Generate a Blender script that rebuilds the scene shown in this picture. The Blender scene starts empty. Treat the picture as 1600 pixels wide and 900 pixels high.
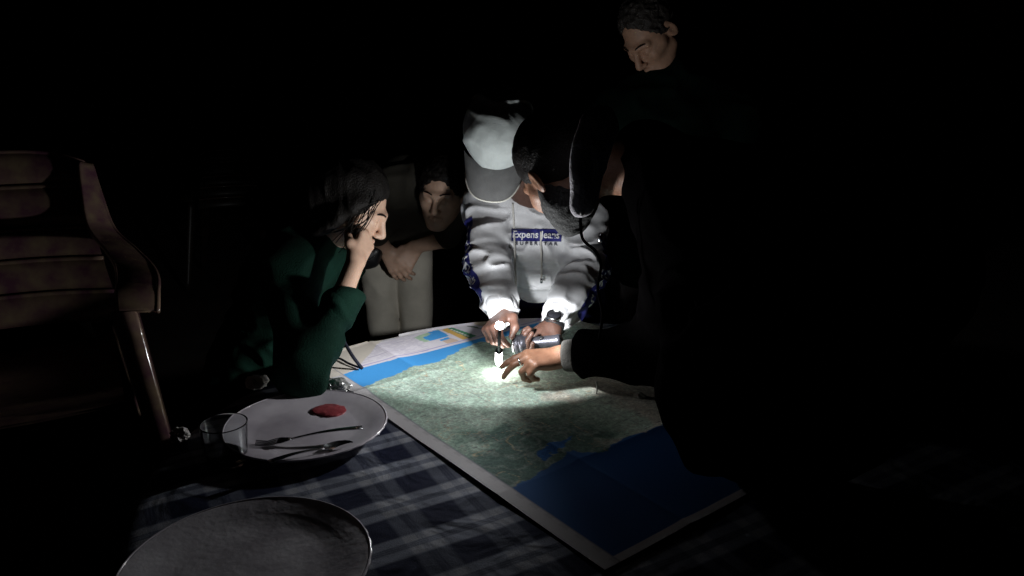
import bpy, bmesh, math, random
import numpy as np
from mathutils import Vector, Matrix

random.seed(7)
RNG = np.random.default_rng(7)
scene = bpy.context.scene
COL = scene.collection

# ------------------------------------------------------------------ camera
F_PX, PITCH, CAM_Z, TABLE_Z = 1208.0, math.radians(16), 1.49, 0.74
cp, sp = math.cos(PITCH), math.sin(PITCH)
cam_data = bpy.data.cameras.new('camera')
cam_data.sensor_width = 36.0
cam_data.lens = F_PX / 1600 * 36.0
cam_data.clip_start, cam_data.clip_end = 0.05, 500
cam = bpy.data.objects.new('camera', cam_data)
COL.objects.link(cam)
cam.location = (0, 0, CAM_Z)
cam.rotation_euler = (math.pi / 2 - PITCH, 0, 0)
scene.camera = cam

# ------------------------------------------------------------------ night sky
world = bpy.data.worlds.new('World')
scene.world = world
world.use_nodes = True
wn = world.node_tree
sky = wn.nodes.new('ShaderNodeTexSky')
sky.sky_type = 'NISHITA'
sky.sun_disc = False
sky.sun_elevation = math.radians(-4)
sky.sun_rotation = math.radians(120)
bg = wn.nodes['Background']
wn.links.new(sky.outputs[0], bg.inputs[0])
bg.inputs[1].default_value = 0.004

scene.render.engine = 'CYCLES'
scene.cycles.max_bounces = 8
scene.cycles.diffuse_bounces = 5
scene.cycles.sample_clamp_indirect = 4.0
scene.cycles.caustics_reflective = False
scene.cycles.caustics_refractive = False
scene.view_settings.view_transform = 'Standard'
scene.view_settings.look = 'None'
scene.view_settings.gamma = 1.0
scene.view_settings.exposure = 0.0
scene.view_settings.use_curve_mapping = False

# torch light (the lamps themselves are made in the torch's builder)
BEAM_W, SPILL_W, BULB_W, GLOW = 1.5, .05, 16.0, 60.0

# ------------------------------------------------------------------ helpers
V = lambda *a: np.array(a, float)
def nrm(a):
    a = np.asarray(a, float)
    return a / np.linalg.norm(a)
def P(px, py, d):
    """a point seen at pixel px,py of the 1600x900 photograph, d metres in front of the lens"""
    u = (px - 800) / F_PX * d
    v = (450 - py) / F_PX * d
    return V(u, d * cp + v * sp, CAM_Z - d * sp + v * cp)
def T(px, py, z=TABLE_Z):
    d = (CAM_Z - z) / (sp + (py - 450) / F_PX * cp)
    return P(px, py, d)
def pix(x, y, z):
    z = z - CAM_Z
    d = y * cp - z * sp
    return 800 + F_PX * x / d, 450 - F_PX * (y * sp + z * cp) / d

def mesh_obj(name, verts, faces, mat, parent=None, smooth=True):
    me = bpy.data.meshes.new(name)
    me.from_pydata([tuple(map(float, v)) for v in verts], [], [tuple(map(int, f)) for f in faces])
    me.update()
    if smooth:
        me.polygons.foreach_set('use_smooth', [True] * len(me.polygons))
    o = bpy.data.objects.new(name, me)
    COL.objects.link(o)
    if mat: me.materials.append(mat)
    if parent is not None: adopt(o, parent)
    return o
def np_mesh(name, V_, F_, mat, parent=None, smooth=True):
    me = bpy.data.meshes.new(name)
    n, m = len(V_), len(F_)
    me.vertices.add(n); me.vertices.foreach_set('co', np.ascontiguousarray(V_, np.float32).ravel())
    me.loops.add(m * 4); me.loops.foreach_set('vertex_index', np.ascontiguousarray(F_, np.int32).ravel())
    me.polygons.add(m)
    me.polygons.foreach_set('loop_start', np.arange(0, m * 4, 4, dtype=np.int32))
    me.polygons.foreach_set('loop_total', np.full(m, 4, np.int32))
    me.polygons.foreach_set('use_smooth', np.full(m, smooth, bool))
    me.update(calc_edges=True); me.validate()
    o = bpy.data.objects.new(name, me)
    COL.objects.link(o)
    if mat: me.materials.append(mat)
    if parent is not None: adopt(o, parent)
    return o
def adopt(o, parent):
    def world_of(q):
        m = Matrix.LocRotScale(q.location, q.rotation_euler, q.scale)
        return m if q.parent is None else world_of(q.parent) @ q.matrix_parent_inverse @ m
    o.parent = parent
    o.matrix_parent_inverse = world_of(parent).inverted()
def empty(name, loc, label, cat, group=None, rz=0.0):
    o = bpy.data.objects.new(name, None)
    o.empty_display_size = 0.05
    COL.objects.link(o)
    o.location = tuple(map(float, loc)); o.rotation_euler = (0, 0, rz)
    return tag(o, label, cat, group)
def tag(o, label, cat, group=None):
    o['label'] = label; o['category'] = cat
    if group: o['group'] = group
    return o
def copy_tree(o, parent=None):
    c = o.copy(); COL.objects.link(c)
    if parent is not None: c.parent = parent
    for ch in o.children: copy_tree(ch, c)
    return c
def tube(pts, r, n=8, caps=True):
    """verts, quads of a tube; r is a number or a list"""
    pts = [np.asarray(p, float) for p in pts]
    rr = r if hasattr(r, '__len__') else [r] * len(pts)
    vs, fs = [], []
    prev = None
    for i, p in enumerate(pts):
        t = nrm(pts[min(i + 1, len(pts) - 1)] - pts[max(i - 1, 0)])
        if prev is None:
            a = V(0, 0, 1) if abs(t[2]) < .9 else V(1, 0, 0)
        else: a = prev
        u = nrm(a - t * np.dot(a, t)); prev = u
        w = np.cross(t, u)
        for k in range(n):
            an = 2 * math.pi * k / n
            vs.append(p + rr[i] * (math.cos(an) * u + math.sin(an) * w))
    for i in range(len(pts) - 1):
        for k in range(n):
            fs.append((i * n + k, i * n + (k + 1) % n, (i + 1) * n + (k + 1) % n, (i + 1) * n + k))
    if caps:
        for i, rev in ((0, True), (len(pts) - 1, False)):
            ring = [i * n + k for k in range(n)]
            fs.append(tuple(reversed(ring)) if rev else tuple(ring))
    return vs, fs
def spline(pts, n=8):
    """Catmull-Rom through pts"""
    pts = [np.asarray(p, float) for p in pts]
    out = []
    for i in range(len(pts) - 1):
        p0, p1, p2, p3 = pts[max(i - 1, 0)], pts[i], pts[i + 1], pts[min(i + 2, len(pts) - 1)]
        for k in range(n):
            t = k / n
            out.append(.5 * ((2 * p1) + (-p0 + p2) * t + (2 * p0 - 5 * p1 + 4 * p2 - p3) * t * t + (-p0 + 3 * p1 - 3 * p2 + p3) * t ** 3))
    out.append(pts[-1])
    return out
def lathe(profile, n=48, wob=None):
    vs, fs = [], []
    for i, (r, z) in enumerate(profile):
        for k in range(n):
            a = 2 * math.pi * k / n
            rr, zz = (r, z) if wob is None else wob(r, z, a)
            vs.append((rr * math.cos(a), rr * math.sin(a), zz))
    for i in range(len(profile) - 1):
        for k in range(n):
            fs.append((i * n + k, i * n + (k + 1) % n, (i + 1) * n + (k + 1) % n, (i + 1) * n + k))
    fs.append(tuple(reversed(range(n))))
    fs.append(tuple((len(profile) - 1) * n + k for k in range(n)))
    return vs, fs
def basis(x=None, y=None, z=None):
    """orthonormal 3x3 (columns) from two of the axes; the first named is exact (order x, z, y)"""
    if x is not None and z is not None:
        X = nrm(x); Z = np.asarray(z, float); Z = nrm(Z - X * np.dot(X, Z)); Y = np.cross(Z, X)
    elif y is not None and z is not None:
        Y = nrm(y); Z = np.asarray(z, float); Z = nrm(Z - Y * np.dot(Y, Z)); X = np.cross(Y, Z)
    return np.stack([X, Y, Z], 1)
def xf(vs, R, t, s=1.0):
    return [R @ (np.asarray(v, float) * s) + t for v in vs]

# value noise for cloth folds and print
_tab = RNG.random((64, 64, 64)).astype(np.float32)
def noise3(p):
    i = np.floor(p).astype(int); f = (p - i).astype(np.float32); f = f * f * (3 - 2 * f)
    o = 0
    for dx in (0, 1):
        for dy in (0, 1):
            for dz in (0, 1):
                w = (f[:, 0] if dx else 1 - f[:, 0]) * (f[:, 1] if dy else 1 - f[:, 1]) * (f[:, 2] if dz else 1 - f[:, 2])
                o = o + w * _tab[(i[:, 0] + dx) & 63, (i[:, 1] + dy) & 63, (i[:, 2] + dz) & 63]
    return o
def fbm2(x, y, oct=4, seed=0.0):
    o, a, s = 0, .5, 1.0
    for k in range(oct):
        o = o + a * noise3(np.stack([x * s, y * s, np.full_like(x, seed + 7.3 * k)], 1)); a *= .5; s *= 2.03
    return o

# ------------------------------------------------------------------ implicit surfaces for bodies and clothes
class Sdf:
    def __init__(self):
        self.pr = []; self.R = np.eye(3); self.t = np.zeros(3); self.s = 1.0; self.disp = None; self.amp = 0.0
    def frame(self, R=None, t=None, s=1.0):
        self.R = np.eye(3) if R is None else R; self.t = np.zeros(3) if t is None else np.asarray(t, float); self.s = s
        return self
    def w(self, p): return self.R @ (np.asarray(p, float) * self.s) + self.t
    def cap(self, a, b, ra, rb=None, k=.01, op=1):
        rb = ra if rb is None else rb
        a, b = self.w(a), self.w(b); ra, rb = ra * self.s, rb * self.s
        self.pr.append(('c', (a, b, ra, rb), k, op, (a + b) / 2, np.linalg.norm(b - a) / 2 + max(ra, rb)))
    def chain(self, pts, rs, k=.01):
        for i in range(len(pts) - 1): self.cap(pts[i], pts[i + 1], rs[i], rs[i + 1], k)
    def ell(self, c, r, R=None, k=.01, op=1):
        R = np.eye(3) if R is None else R
        r = np.asarray(r, float) * self.s
        self.pr.append(('e', (self.w(c), self.R @ R, r), k, op, self.w(c), max(r)))
    def plane(self, p, n, k=.005):
        """keep the side the normal does NOT point to"""
        self.pr.append(('p', (self.w(p), self.R @ nrm(n)), k, -1, None, None))
    def _d(self, kind, q, p):
        if kind == 'c':
            a, b, ra, rb = q
            ba = b - a; L = max(np.dot(ba, ba), 1e-9)
            t = np.clip(((p - a) @ ba) / L, 0, 1)
            return np.linalg.norm(p - a - t[:, None] * ba, axis=1) - (ra + (rb - ra) * t)
        if kind == 'e':
            c, R, r = q
            l = (p - c) @ R
            k0 = np.linalg.norm(l / r, axis=1); k1 = np.linalg.norm(l / (r * r), axis=1) + 1e-9
            return k0 * (k0 - 1) / k1
        c, n = q
        return -((p - c) @ n)
    def dist(self, p, cent=None, hd=0.0, per=1):
        """p: (nb*per,3) samples in blocks; cent: block centres"""
        d = np.full(len(p), 1.0)
        for kind, q, k, op, c, r in self.pr:
            if cent is not None and c is not None:
                m = np.linalg.norm(cent - c, axis=1) - r < hd + 2 * k + .03
                if not m.any(): continue
                sel = (np.nonzero(m)[0][:, None] * per + np.arange(per)).ravel()
            else: sel = slice(None)
            e = self._d(kind, q, p[sel]); o = d[sel]
            if op > 0:
                h = np.maximum(k - np.abs(o - e), 0) / max(k, 1e-6)
                d[sel] = np.minimum(o, e) - h * h * k / 4
            else:
                e = -e
                h = np.maximum(k - np.abs(o - e), 0) / max(k, 1e-6)
                d[sel] = np.maximum(o, e) + h * h * k / 4
        if self.disp is not None: d = d - self.disp(p)
        return d
    def project(self, o, dirv, tmax=1.5):
        o = np.atleast_2d(np.asarray(o, float)); dirv = np.broadcast_to(dirv, o.shape)
        dirv = dirv / np.linalg.norm(dirv, axis=1)[:, None]
        t = np.zeros(len(o))
        for _ in range(60):
            t = np.minimum(t + self.dist(o + t[:, None] * dirv) * .8, tmax)
        return o + t[:, None] * dirv
    def mesh(self, name, res, mat, parent=None, smooth=2):
        pos = [q for q in self.pr if q[3] > 0]
        lo = np.min([q[4] - q[5] for q in pos], 0) - 4 * res - .01; hi = np.max([q[4] + q[5] for q in pos], 0) + 4 * res + .01
        B = 8; bs = B * res
        nb = np.ceil((hi - lo) / bs).astype(int) + 1
        g = np.stack(np.meshgrid(*[np.arange(n) for n in nb], indexing='ij'), -1).reshape(-1, 3)
        cen = lo + (g + .5) * bs
        keep = np.zeros(len(cen), bool)
        for s0 in range(0, len(cen), 200000):
            c = cen[s0:s0 + 200000]
            keep[s0:s0 + 200000] = np.abs(self.dist(c, c, bs * 3, 1)) < bs * 1.05 + self.amp
        g, cen = g[keep], cen[keep]
        L = np.stack(np.meshgrid(*[np.arange(B + 1)] * 3, indexing='ij'), -1).reshape(-1, 3)
        per = len(L)
        dim = nb * B + 2
        key = lambda ijk: (ijk[..., 0] * dim[1] + ijk[..., 1]) * dim[2] + ijk[..., 2]
        VS, KS, Q = [], [], []
        E = [(a, b) for a in range(8) for b in range(8) if a < b and bin(a ^ b).count('1') == 1]
        offs = np.array([[(c >> 2) & 1, (c >> 1) & 1, c & 1] for c in range(8)])
        for s0 in range(0, len(g), 1500):
            gb, cb = g[s0:s0 + 1500], cen[s0:s0 + 1500]
            ijk = gb[:, None, :] * B + L[None]
            pts = lo + ijk.reshape(-1, 3) * res
            d = self.dist(pts, cb, bs * .87, per).reshape(len(gb), B + 1, B + 1, B + 1)
            cd = np.stack([d[:, o[0]:o[0] + B, o[1]:o[1] + B, o[2]:o[2] + B] for o in offs], -1)
            ins = cd < 0
            act = ins.any(-1) & ~ins.all(-1)
            bi, x, y, z = np.nonzero(act)
            if len(bi) == 0: continue
            cdv = cd[bi, x, y, z]
            acc = np.zeros((len(bi), 3)); cnt = np.zeros(len(bi))
            for a, b in E:
                da, db = cdv[:, a], cdv[:, b]
                m = (da < 0) != (db < 0)
                t = np.where(m, da / np.where(m, da - db, 1), 0)
                acc += m[:, None] * (offs[a] + t[:, None] * (offs[b] - offs[a])); cnt += m
            cell = gb[bi] * B + np.stack([x, y, z], 1)
            VS.append(lo + (cell + acc / cnt[:, None]) * res); KS.append(key(cell + 1))
            for ax in range(3):
                sl = [slice(0, B)] * 3; s2 = [slice(0, B)] * 3; s2[ax] = slice(1, B + 1)
                da, db = d[(slice(None), *sl)], d[(slice(None), *s2)]
                bi2, x2, y2, z2 = np.nonzero((da < 0) != (db < 0))
                base = gb[bi2] * B + np.stack([x2, y2, z2], 1) + 1
                u, v = (ax + 1) % 3, (ax + 2) % 3
                eu = np.zeros(3, int); eu[u] = 1; ev = np.zeros(3, int); ev[v] = 1
                q = np.stack([key(base - eu - ev), key(base - ev), key(base), key(base - eu)], 1)
                fl = ~(da[bi2, x2, y2, z2] < 0)
                q[fl] = q[fl][:, ::-1]
                Q.append(q)
        VS = np.concatenate(VS); KS = np.concatenate(KS); Q = np.concatenate(Q)
        KS, ui = np.unique(KS, return_index=True); VS = VS[ui]
        ix = np.searchsorted(KS, Q); ix = np.minimum(ix, len(KS) - 1)
        ok = (KS[ix] == Q).all(1)
        Fq = ix[ok]
        for _ in range(smooth):
            acc = np.zeros_like(VS); cnt = np.zeros(len(VS))
            for a, b in ((0, 1), (1, 2), (2, 3), (3, 0)):
                for i, j in ((a, b), (b, a)):
                    for c in range(3): acc[:, c] += np.bincount(Fq[:, i], VS[Fq[:, j], c], len(VS))
                    cnt += np.bincount(Fq[:, i], minlength=len(VS))
            VS = VS * .5 + .5 * acc / np.maximum(cnt, 1)[:, None]
        return np_mesh(name, VS, Fq, mat, parent)

# ------------------------------------------------------------------ materials
def mat(name, col, rough=.7, var=.25, nscale=12.0, bump=0.0, bscale=200.0, metal=0.0, spec=.5, col2=None, sheen=0.0, sss=0.0, coat=0.0, trans=0.0, crease=0.0):
    m = bpy.data.materials.new(name); m.use_nodes = True
    nt = m.node_tree; b = nt.nodes['Principled BSDF']
    b.inputs['Roughness'].default_value = rough; b.inputs['Metallic'].default_value = metal
    b.inputs['Specular IOR Level'].default_value = spec
    if sheen: b.inputs['Sheen Weight'].default_value = sheen
    if coat: b.inputs['Coat Weight'].default_value = coat; b.inputs['Coat Roughness'].default_value = .1
    if trans: b.inputs['Transmission Weight'].default_value = trans
    if sss:
        b.inputs['Subsurface Weight'].default_value = sss; b.inputs['Subsurface Radius'].default_value = (.012, .005, .003); b.inputs['Subsurface Scale'].default_value = .6
    tc = nt.nodes.new('ShaderNodeTexCoord')
    n = nt.nodes.new('ShaderNodeTexNoise'); n.inputs['Scale'].default_value = nscale; n.inputs['Detail'].default_value = 6
    nt.links.new(tc.outputs['Object'], n.inputs['Vector'])
    r = nt.nodes.new('ShaderNodeValToRGB')
    c2 = col2 if col2 is not None else tuple(c * (1 - var) for c in col)
    r.color_ramp.elements[0].position = .32; r.color_ramp.elements[0].color = (*c2, 1)
    r.color_ramp.elements[1].position = .68; r.color_ramp.elements[1].color = (*col, 1)
    nt.links.new(n.outputs['Fac'], r.inputs['Fac']); nt.links.new(r.outputs['Color'], b.inputs['Base Color'])
    if bump:
        n2 = nt.nodes.new('ShaderNodeTexNoise'); n2.inputs['Scale'].default_value = bscale; n2.inputs['Detail'].default_value = 4
        nt.links.new(tc.outputs['Object'], n2.inputs['Vector'])
        bp = nt.nodes.new('ShaderNodeBump'); bp.inputs['Strength'].default_value = bump; bp.inputs['Distance'].default_value = .004
        nt.links.new(n2.outputs['Fac'], bp.inputs['Height']); nt.links.new(bp.outputs['Normal'], b.inputs['Normal'])
        if crease:
            n4 = nt.nodes.new('ShaderNodeTexNoise'); n4.noise_type = 'RIDGED_MULTIFRACTAL'; n4.inputs['Scale'].default_value = 11; n4.inputs['Detail'].default_value = 2; n4.inputs['Distortion'].default_value = .8
            mp4 = nt.nodes.new('ShaderNodeMapping'); mp4.inputs['Rotation'].default_value = (.3, .5, .4); mp4.inputs['Scale'].default_value = (.6, .6, 1.7)
            nt.links.new(tc.outputs['Object'], mp4.inputs[0]); nt.links.new(mp4.outputs[0], n4.inputs['Vector'])
            b4 = nt.nodes.new('ShaderNodeBump'); b4.inputs['Strength'].default_value = crease; b4.inputs['Distance'].default_value = .006
            nt.links.new(n4.outputs['Fac'], b4.inputs['Height']); nt.links.new(b4.outputs['Normal'], bp.inputs['Normal'])
    return m
M = {}
M['skin_dark'] = mat('skin_dark', (.25, .125, .075), .5, .25, 60, .25, 350, sss=.08, col2=(.18, .085, .05))
M['skin_darker'] = mat('skin_darker', (.105, .052, .037), .5, .25, 60, .25, 350, sss=.08)
M['skin_light'] = mat('skin_light', (.62, .40, .29), .5, .15, 40, .2, 350, sss=.12)
M['skin_mid'] = mat('skin_mid', (.52, .30, .20), .55, .2, 40, .2, 350, sss=.1)
M['hair_black'] = mat('hair_black', (.010, .008, .007), .6, .4, 60, .8, 240, spec=.2)
M['beard'] = mat('grey_beard', (.055, .055, .055), .8, .5, 160, .9, 300, spec=.1)
M['hair_grey'] = mat('hair_grey', (.035, .028, .024), .6, .4, 120, .8, 260)
M['hoodie'] = mat('hoodie_fleece', (.66, .66, .68), .95, .08, 30, .35, 420, spec=.15, sheen=.15, crease=.55)
M['navy'] = mat('navy_cotton', (.012, .014, .065), .9, .3, 40, .35, 500, spec=.2)
M['navy_print'] = mat('navy_print', (.022, .024, .16), .7, .2, 90, .15, 500, spec=.3)
M['white_print'] = mat('white_print', (.72, .72, .74), .8, .08, 90)
M['dark_print'] = mat('dark_print', (.04, .04, .06), .8, .1, 90)
M['cord'] = mat('cord', (.62, .60, .56), .9, .2, 300, .3, 900)
M['cap'] = mat('cap_cotton', (.52, .56, .55), .9, .18, 22, .35, 420, spec=.2, crease=.7)
M['brim'] = mat('unlit_brim_cotton', (.17, .17, .17), .9, .25, 30, .3, 500, spec=.2)  # unlit top of the brim put in as a darker grey
M['edge_lit'] = mat('edge_lit', (.75, .73, .66), .8, .1, 80)  # pale line for the brim's lit edge, light put in as colour
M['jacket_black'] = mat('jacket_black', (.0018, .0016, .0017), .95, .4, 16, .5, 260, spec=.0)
M['collar'] = mat('collar_fleece', (.62, .58, .63), .95, .4, 25, .9, 160, spec=.15, sheen=.1)
M['rib'] = mat('rib_knit', (.05, .047, .042), .9, .4, 60, .7, 300)
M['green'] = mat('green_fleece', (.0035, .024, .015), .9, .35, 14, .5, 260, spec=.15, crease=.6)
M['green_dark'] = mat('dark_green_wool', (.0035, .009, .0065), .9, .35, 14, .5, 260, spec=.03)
M['khaki'] = mat('khaki_drill', (.58, .54, .46), .9, .25, 9, .3, 360, spec=.2, crease=.6)
M['grey_cloth'] = mat('grey_cloth', (.30, .29, .31), .9, .25, 10, .3, 360, spec=.2)
M['olive'] = mat('olive_shirt', (.075, .068, .055), .9, .35, 10, .4, 300, spec=.15, crease=.6)
M['black_cloth'] = mat('black_cloth', (.012, .013, .022), .9, .35, 14, .4, 300, spec=.2)
M['shoe'] = mat('shoe_leather', (.03, .025, .02), .6, .4, 40, .3, 200)
M['black_plastic'] = mat('black_plastic', (.018, .018, .02), .35, .3, 60, .1, 200)
M['torch'] = mat('torch_alloy', (.10, .10, .12), .38, .3, 90, .15, 300, metal=.6)
M['steel'] = mat('steel', (.55, .55, .57), .22, .15, 60, .05, 200, metal=1.0)
M['silver'] = mat('silver', (.75, .74, .72), .2, .1, 60, metal=1.0)
M['pen'] = mat('pen_plastic', (.82, .82, .82), .35, .05, 60)
M['plastic'] = mat('chair_plastic', (.23, .165, .105), .18, .3, 22, .12, 60, col2=(.12, .05, .075), coat=.6)
M['plate'] = mat('plate_ceramic', (.74, .69, .74), .18, .12, 11, .05, 60, coat=.3, col2=(.52, .47, .53))
M['sauce'] = mat('tomato_sauce', (.40, .075, .085), .4, .5, 60, .4, 120, col2=(.26, .04, .05))
M['paper_white'] = mat('tissue', (.74, .71, .68), .9, .1, 60, .2, 200)
M['foil'] = mat('foil', (.80, .79, .78), .28, .1, 60, .2, 160, metal=.7)
M['wood'] = mat('dark_wood', (.09, .05, .03), .6, .5, 8, .3, 80)
M['soil'] = mat('packed_soil', (.055, .04, .032), .95, .5, 3, .8, 30)
M['concrete'] = mat('concrete', (.09, .07, .065), .95, .3, 4, .5, 60)
M['watch_glass'] = mat('watch_glass', (.02, .02, .025), .08, .1, 30, coat=.5)
M['lip'] = mat('lip', (.45, .2, .17), .5, .2, 60)

# ------------------------------------------------------------------ ground
def structure(name, verts, faces, m):
    o = mesh_obj(name, verts, faces, m, None, False); o['kind'] = 'structure'; return o
n = 60
gx = np.linspace(-1, 1, n); gx = np.sign(gx) * np.abs(gx) ** 2.2 * 60
X, Y = np.meshgrid(gx, gx + 4, indexing='ij')
Z = (fbm2(X.ravel() * .6, Y.ravel() * .6, 3, 3.0) - .45) * .06 - .03
gv = np.stack([X.ravel(), Y.ravel(), Z], 1)
gf = [(i * n + j, (i + 1) * n + j, (i + 1) * n + j + 1, i * n + j + 1) for i in range(n - 1) for j in range(n - 1)]
g = mesh_obj('ground', gv, gf, M['soil']); g['kind'] = 'structure'
def box_vf(x0, x1, y0, y1, z0, z1):
    v = [(x, y, z) for x in (x0, x1) for y in (y0, y1) for z in (z0, z1)]
    f = [(0, 1, 3, 2), (4, 6, 7, 5), (0, 4, 5, 1), (2, 3, 7, 6), (0, 2, 6, 4), (1, 5, 7, 3)]
    return v, f
STEP_Z = .40
structure('terrace_step', *box_vf(-3.4, -.66, .55, 2.0, -.1, STEP_Z), M['concrete'])

# ------------------------------------------------------------------ round table with plaid cloth
TC, TR = V(.16, 1.40, 0), .858
def plaid():
    m = bpy.data.materials.new('plaid_cloth'); m.use_nodes = True
    nt = m.node_tree; b = nt.nodes['Principled BSDF']; b.inputs['Roughness'].default_value = .95; b.inputs['Specular IOR Level'].default_value = .15
    tc = nt.nodes.new('ShaderNodeTexCoord')
    mp = nt.nodes.new('ShaderNodeMapping'); mp.inputs['Rotation'].default_value = (0, 0, math.radians(-30)); mp.inputs['Location'].default_value = (.03, .02, 0)
    dn = nt.nodes.new('ShaderNodeTexNoise'); dn.inputs['Scale'].default_value = 5; dn.inputs['Detail'].default_value = 3
    nt.links.new(tc.outputs['Object'], dn.inputs['Vector'])
    wob = nt.nodes.new('ShaderNodeVectorMath'); wob.operation = 'MULTIPLY_ADD'; wob.inputs[1].default_value = (.014, .014, 0)
    nt.links.new(dn.outputs['Color'], wob.inputs[0]); nt.links.new(tc.outputs['Object'], wob.inputs[2])
    nt.links.new(wob.outputs[0], mp.inputs['Vector'])
    sx = nt.nodes.new('ShaderNodeSeparateXYZ'); nt.links.new(mp.outputs[0], sx.inputs[0])
    fac = []
    for ax, per, wt in ((0, .128, .42), (1, .122, 1.0)):
        d = nt.nodes.new('ShaderNodeMath'); d.operation = 'DIVIDE'; d.inputs[1].default_value = per
        nt.links.new(sx.outputs[ax], d.inputs[0])
        f = nt.nodes.new('ShaderNodeMath'); f.operation = 'FRACT'; nt.links.new(d.outputs[0], f.inputs[0])
        r = nt.nodes.new('ShaderNodeValToRGB'); e = r.color_ramp.elements
        e[0].position = 0; e[0].color = (0, 0, 0, 1); e[1].position = 1; e[1].color = (0, 0, 0, 1)
        def stop(p, v):
            q = e.new(p); q.color = (v * wt, v * wt, v * wt, 1)
        for p, v in ((.40, 0), (.45, .9), (.59, 1), (.62, .35), (.645, .6), (.665, .35), (.69, .6), (.71, .35), (.74, 1), (.88, .9), (.93, 0)): stop(p, v)
        nt.links.new(f.outputs[0], r.inputs[0]); fac.append(r)
    add = nt.nodes.new('ShaderNodeMath'); add.operation = 'ADD'
    nt.links.new(fac[0].outputs[0], add.inputs[0]); nt.links.new(fac[1].outputs[0], add.inputs[1])
    r = nt.nodes.new('ShaderNodeValToRGB'); e = r.color_ramp.elements
    e[0].position = 0; e[0].color = (.011, .016, .050, 1); e[1].position = 1; e[1].color = (.80, .78, .80, 1)
    q = e.new(.5); q.color = (.29, .31, .38, 1)
    h = nt.nodes.new('ShaderNodeMath'); h.operation = 'MULTIPLY'; h.inputs[1].default_value = .5
    nt.links.new(add.outputs[0], h.inputs[0]); nt.links.new(h.outputs[0], r.inputs[0])
    nz = nt.nodes.new('ShaderNodeTexNoise'); nz.inputs['Scale'].default_value = 420
    nt.links.new(tc.outputs['Object'], nz.inputs['Vector'])
    mx = nt.nodes.new('ShaderNodeMixRGB'); mx.blend_type = 'MULTIPLY'; mx.inputs[0].default_value = .6
    nt.links.new(r.outputs[0], mx.inputs[1]); nt.links.new(nz.outputs['Fac'], mx.inputs[2])
    nt.links.new(mx.outputs[0], b.inputs['Base Color'])
    bp = nt.nodes.new('ShaderNodeBump'); bp.inputs['Strength'].default_value = .35; bp.inputs['Distance'].default_value = .002
    wr = nt.nodes.new('ShaderNodeTexNoise'); wr.inputs['Scale'].default_value = 9; wr.inputs['Detail'].default_value = 2; wr.inputs['Distortion'].default_value = 1.2
    nt.links.new(tc.outputs['Object'], wr.inputs['Vector'])
    b2 = nt.nodes.new('ShaderNodeBump'); b2.inputs['Strength'].default_value = .5; b2.inputs['Distance'].default_value = .02
    nt.links.new(wr.outputs['Fac'], b2.inputs['Height']); nt.links.new(b2.outputs[0], bp.inputs['Normal'])
    nt.links.new(nz.outputs['Fac'], bp.inputs['Height']); nt.links.new(bp.outputs[0], b.inputs['Normal'])
    return m
M['plaid'] = plaid()
tb = empty('round_table', (TC[0], TC[1], 0), 'big round wooden table under the blue plaid cloth', 'table')
vs, fs = lathe([(0.001, TABLE_Z - .04), (TR - .02, TABLE_Z - .04), (TR - .006, TABLE_Z - .03), (TR - .006, TABLE_Z - .012), (TR - .02, TABLE_Z - .006), (.001, TABLE_Z - .006)], 72)
mesh_obj('tabletop', xf(vs, np.eye(3), TC), fs, M['wood'], tb, False)
for a in (.6, 2.2, 3.8, 5.3):
    c = TC + V(math.cos(a), math.sin(a), 0) * .55
    vs, fs = tube([c + V(0, 0, -.03), c + V(0, 0, .3), c + V(0, 0, TABLE_Z - .042)], [.022, .028, .034], 10)
    mesh_obj('leg', vs, fs, M['wood'], tb)
rings, NA = [], 220
prof = [(0.0, 0)] + [(r, 0) for r in np.linspace(.06, TR - .03, 22)] + [(TR - .012, -.002), (TR + .002, -.008), (TR + .008, -.022)] + [(TR + .010 + .02 * t, -.02 - .24 * t) for t in np.linspace(.12, 1, 12)]
vs, fs = [], []
for i, (r, dz) in enumerate(prof):
    for k in range(NA):
        a = 2 * math.pi * k / NA
        hang = max(0, (-dz - .022) / .24)
        rr = r + hang * (.035 * math.sin(a * 17 + 1.3 * math.sin(a * 3)) + .02 * math.sin(a * 29) + .02)
        zz = dz - hang * .03 * (1 + math.sin(2 * a + .6)) + (.0012 * math.sin(9 * rr + 4 * a) if hang == 0 and r < TR - .03 else 0)
        vs.append((TC[0] + rr * math.cos(a), TC[1] + rr * math.sin(a), TABLE_Z - .002 + zz))
for i in range(len(prof) - 1):
    for k in range(NA): fs.append((i * NA + k, i * NA + (k + 1) % NA, (i + 1) * NA + (k + 1) % NA, (i + 1) * NA + k)[::-1])
tag(mesh_obj('tablecloth', vs, fs, M['plaid']), 'dark blue and white plaid cloth draped over the round table', 'tablecloth')

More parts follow.
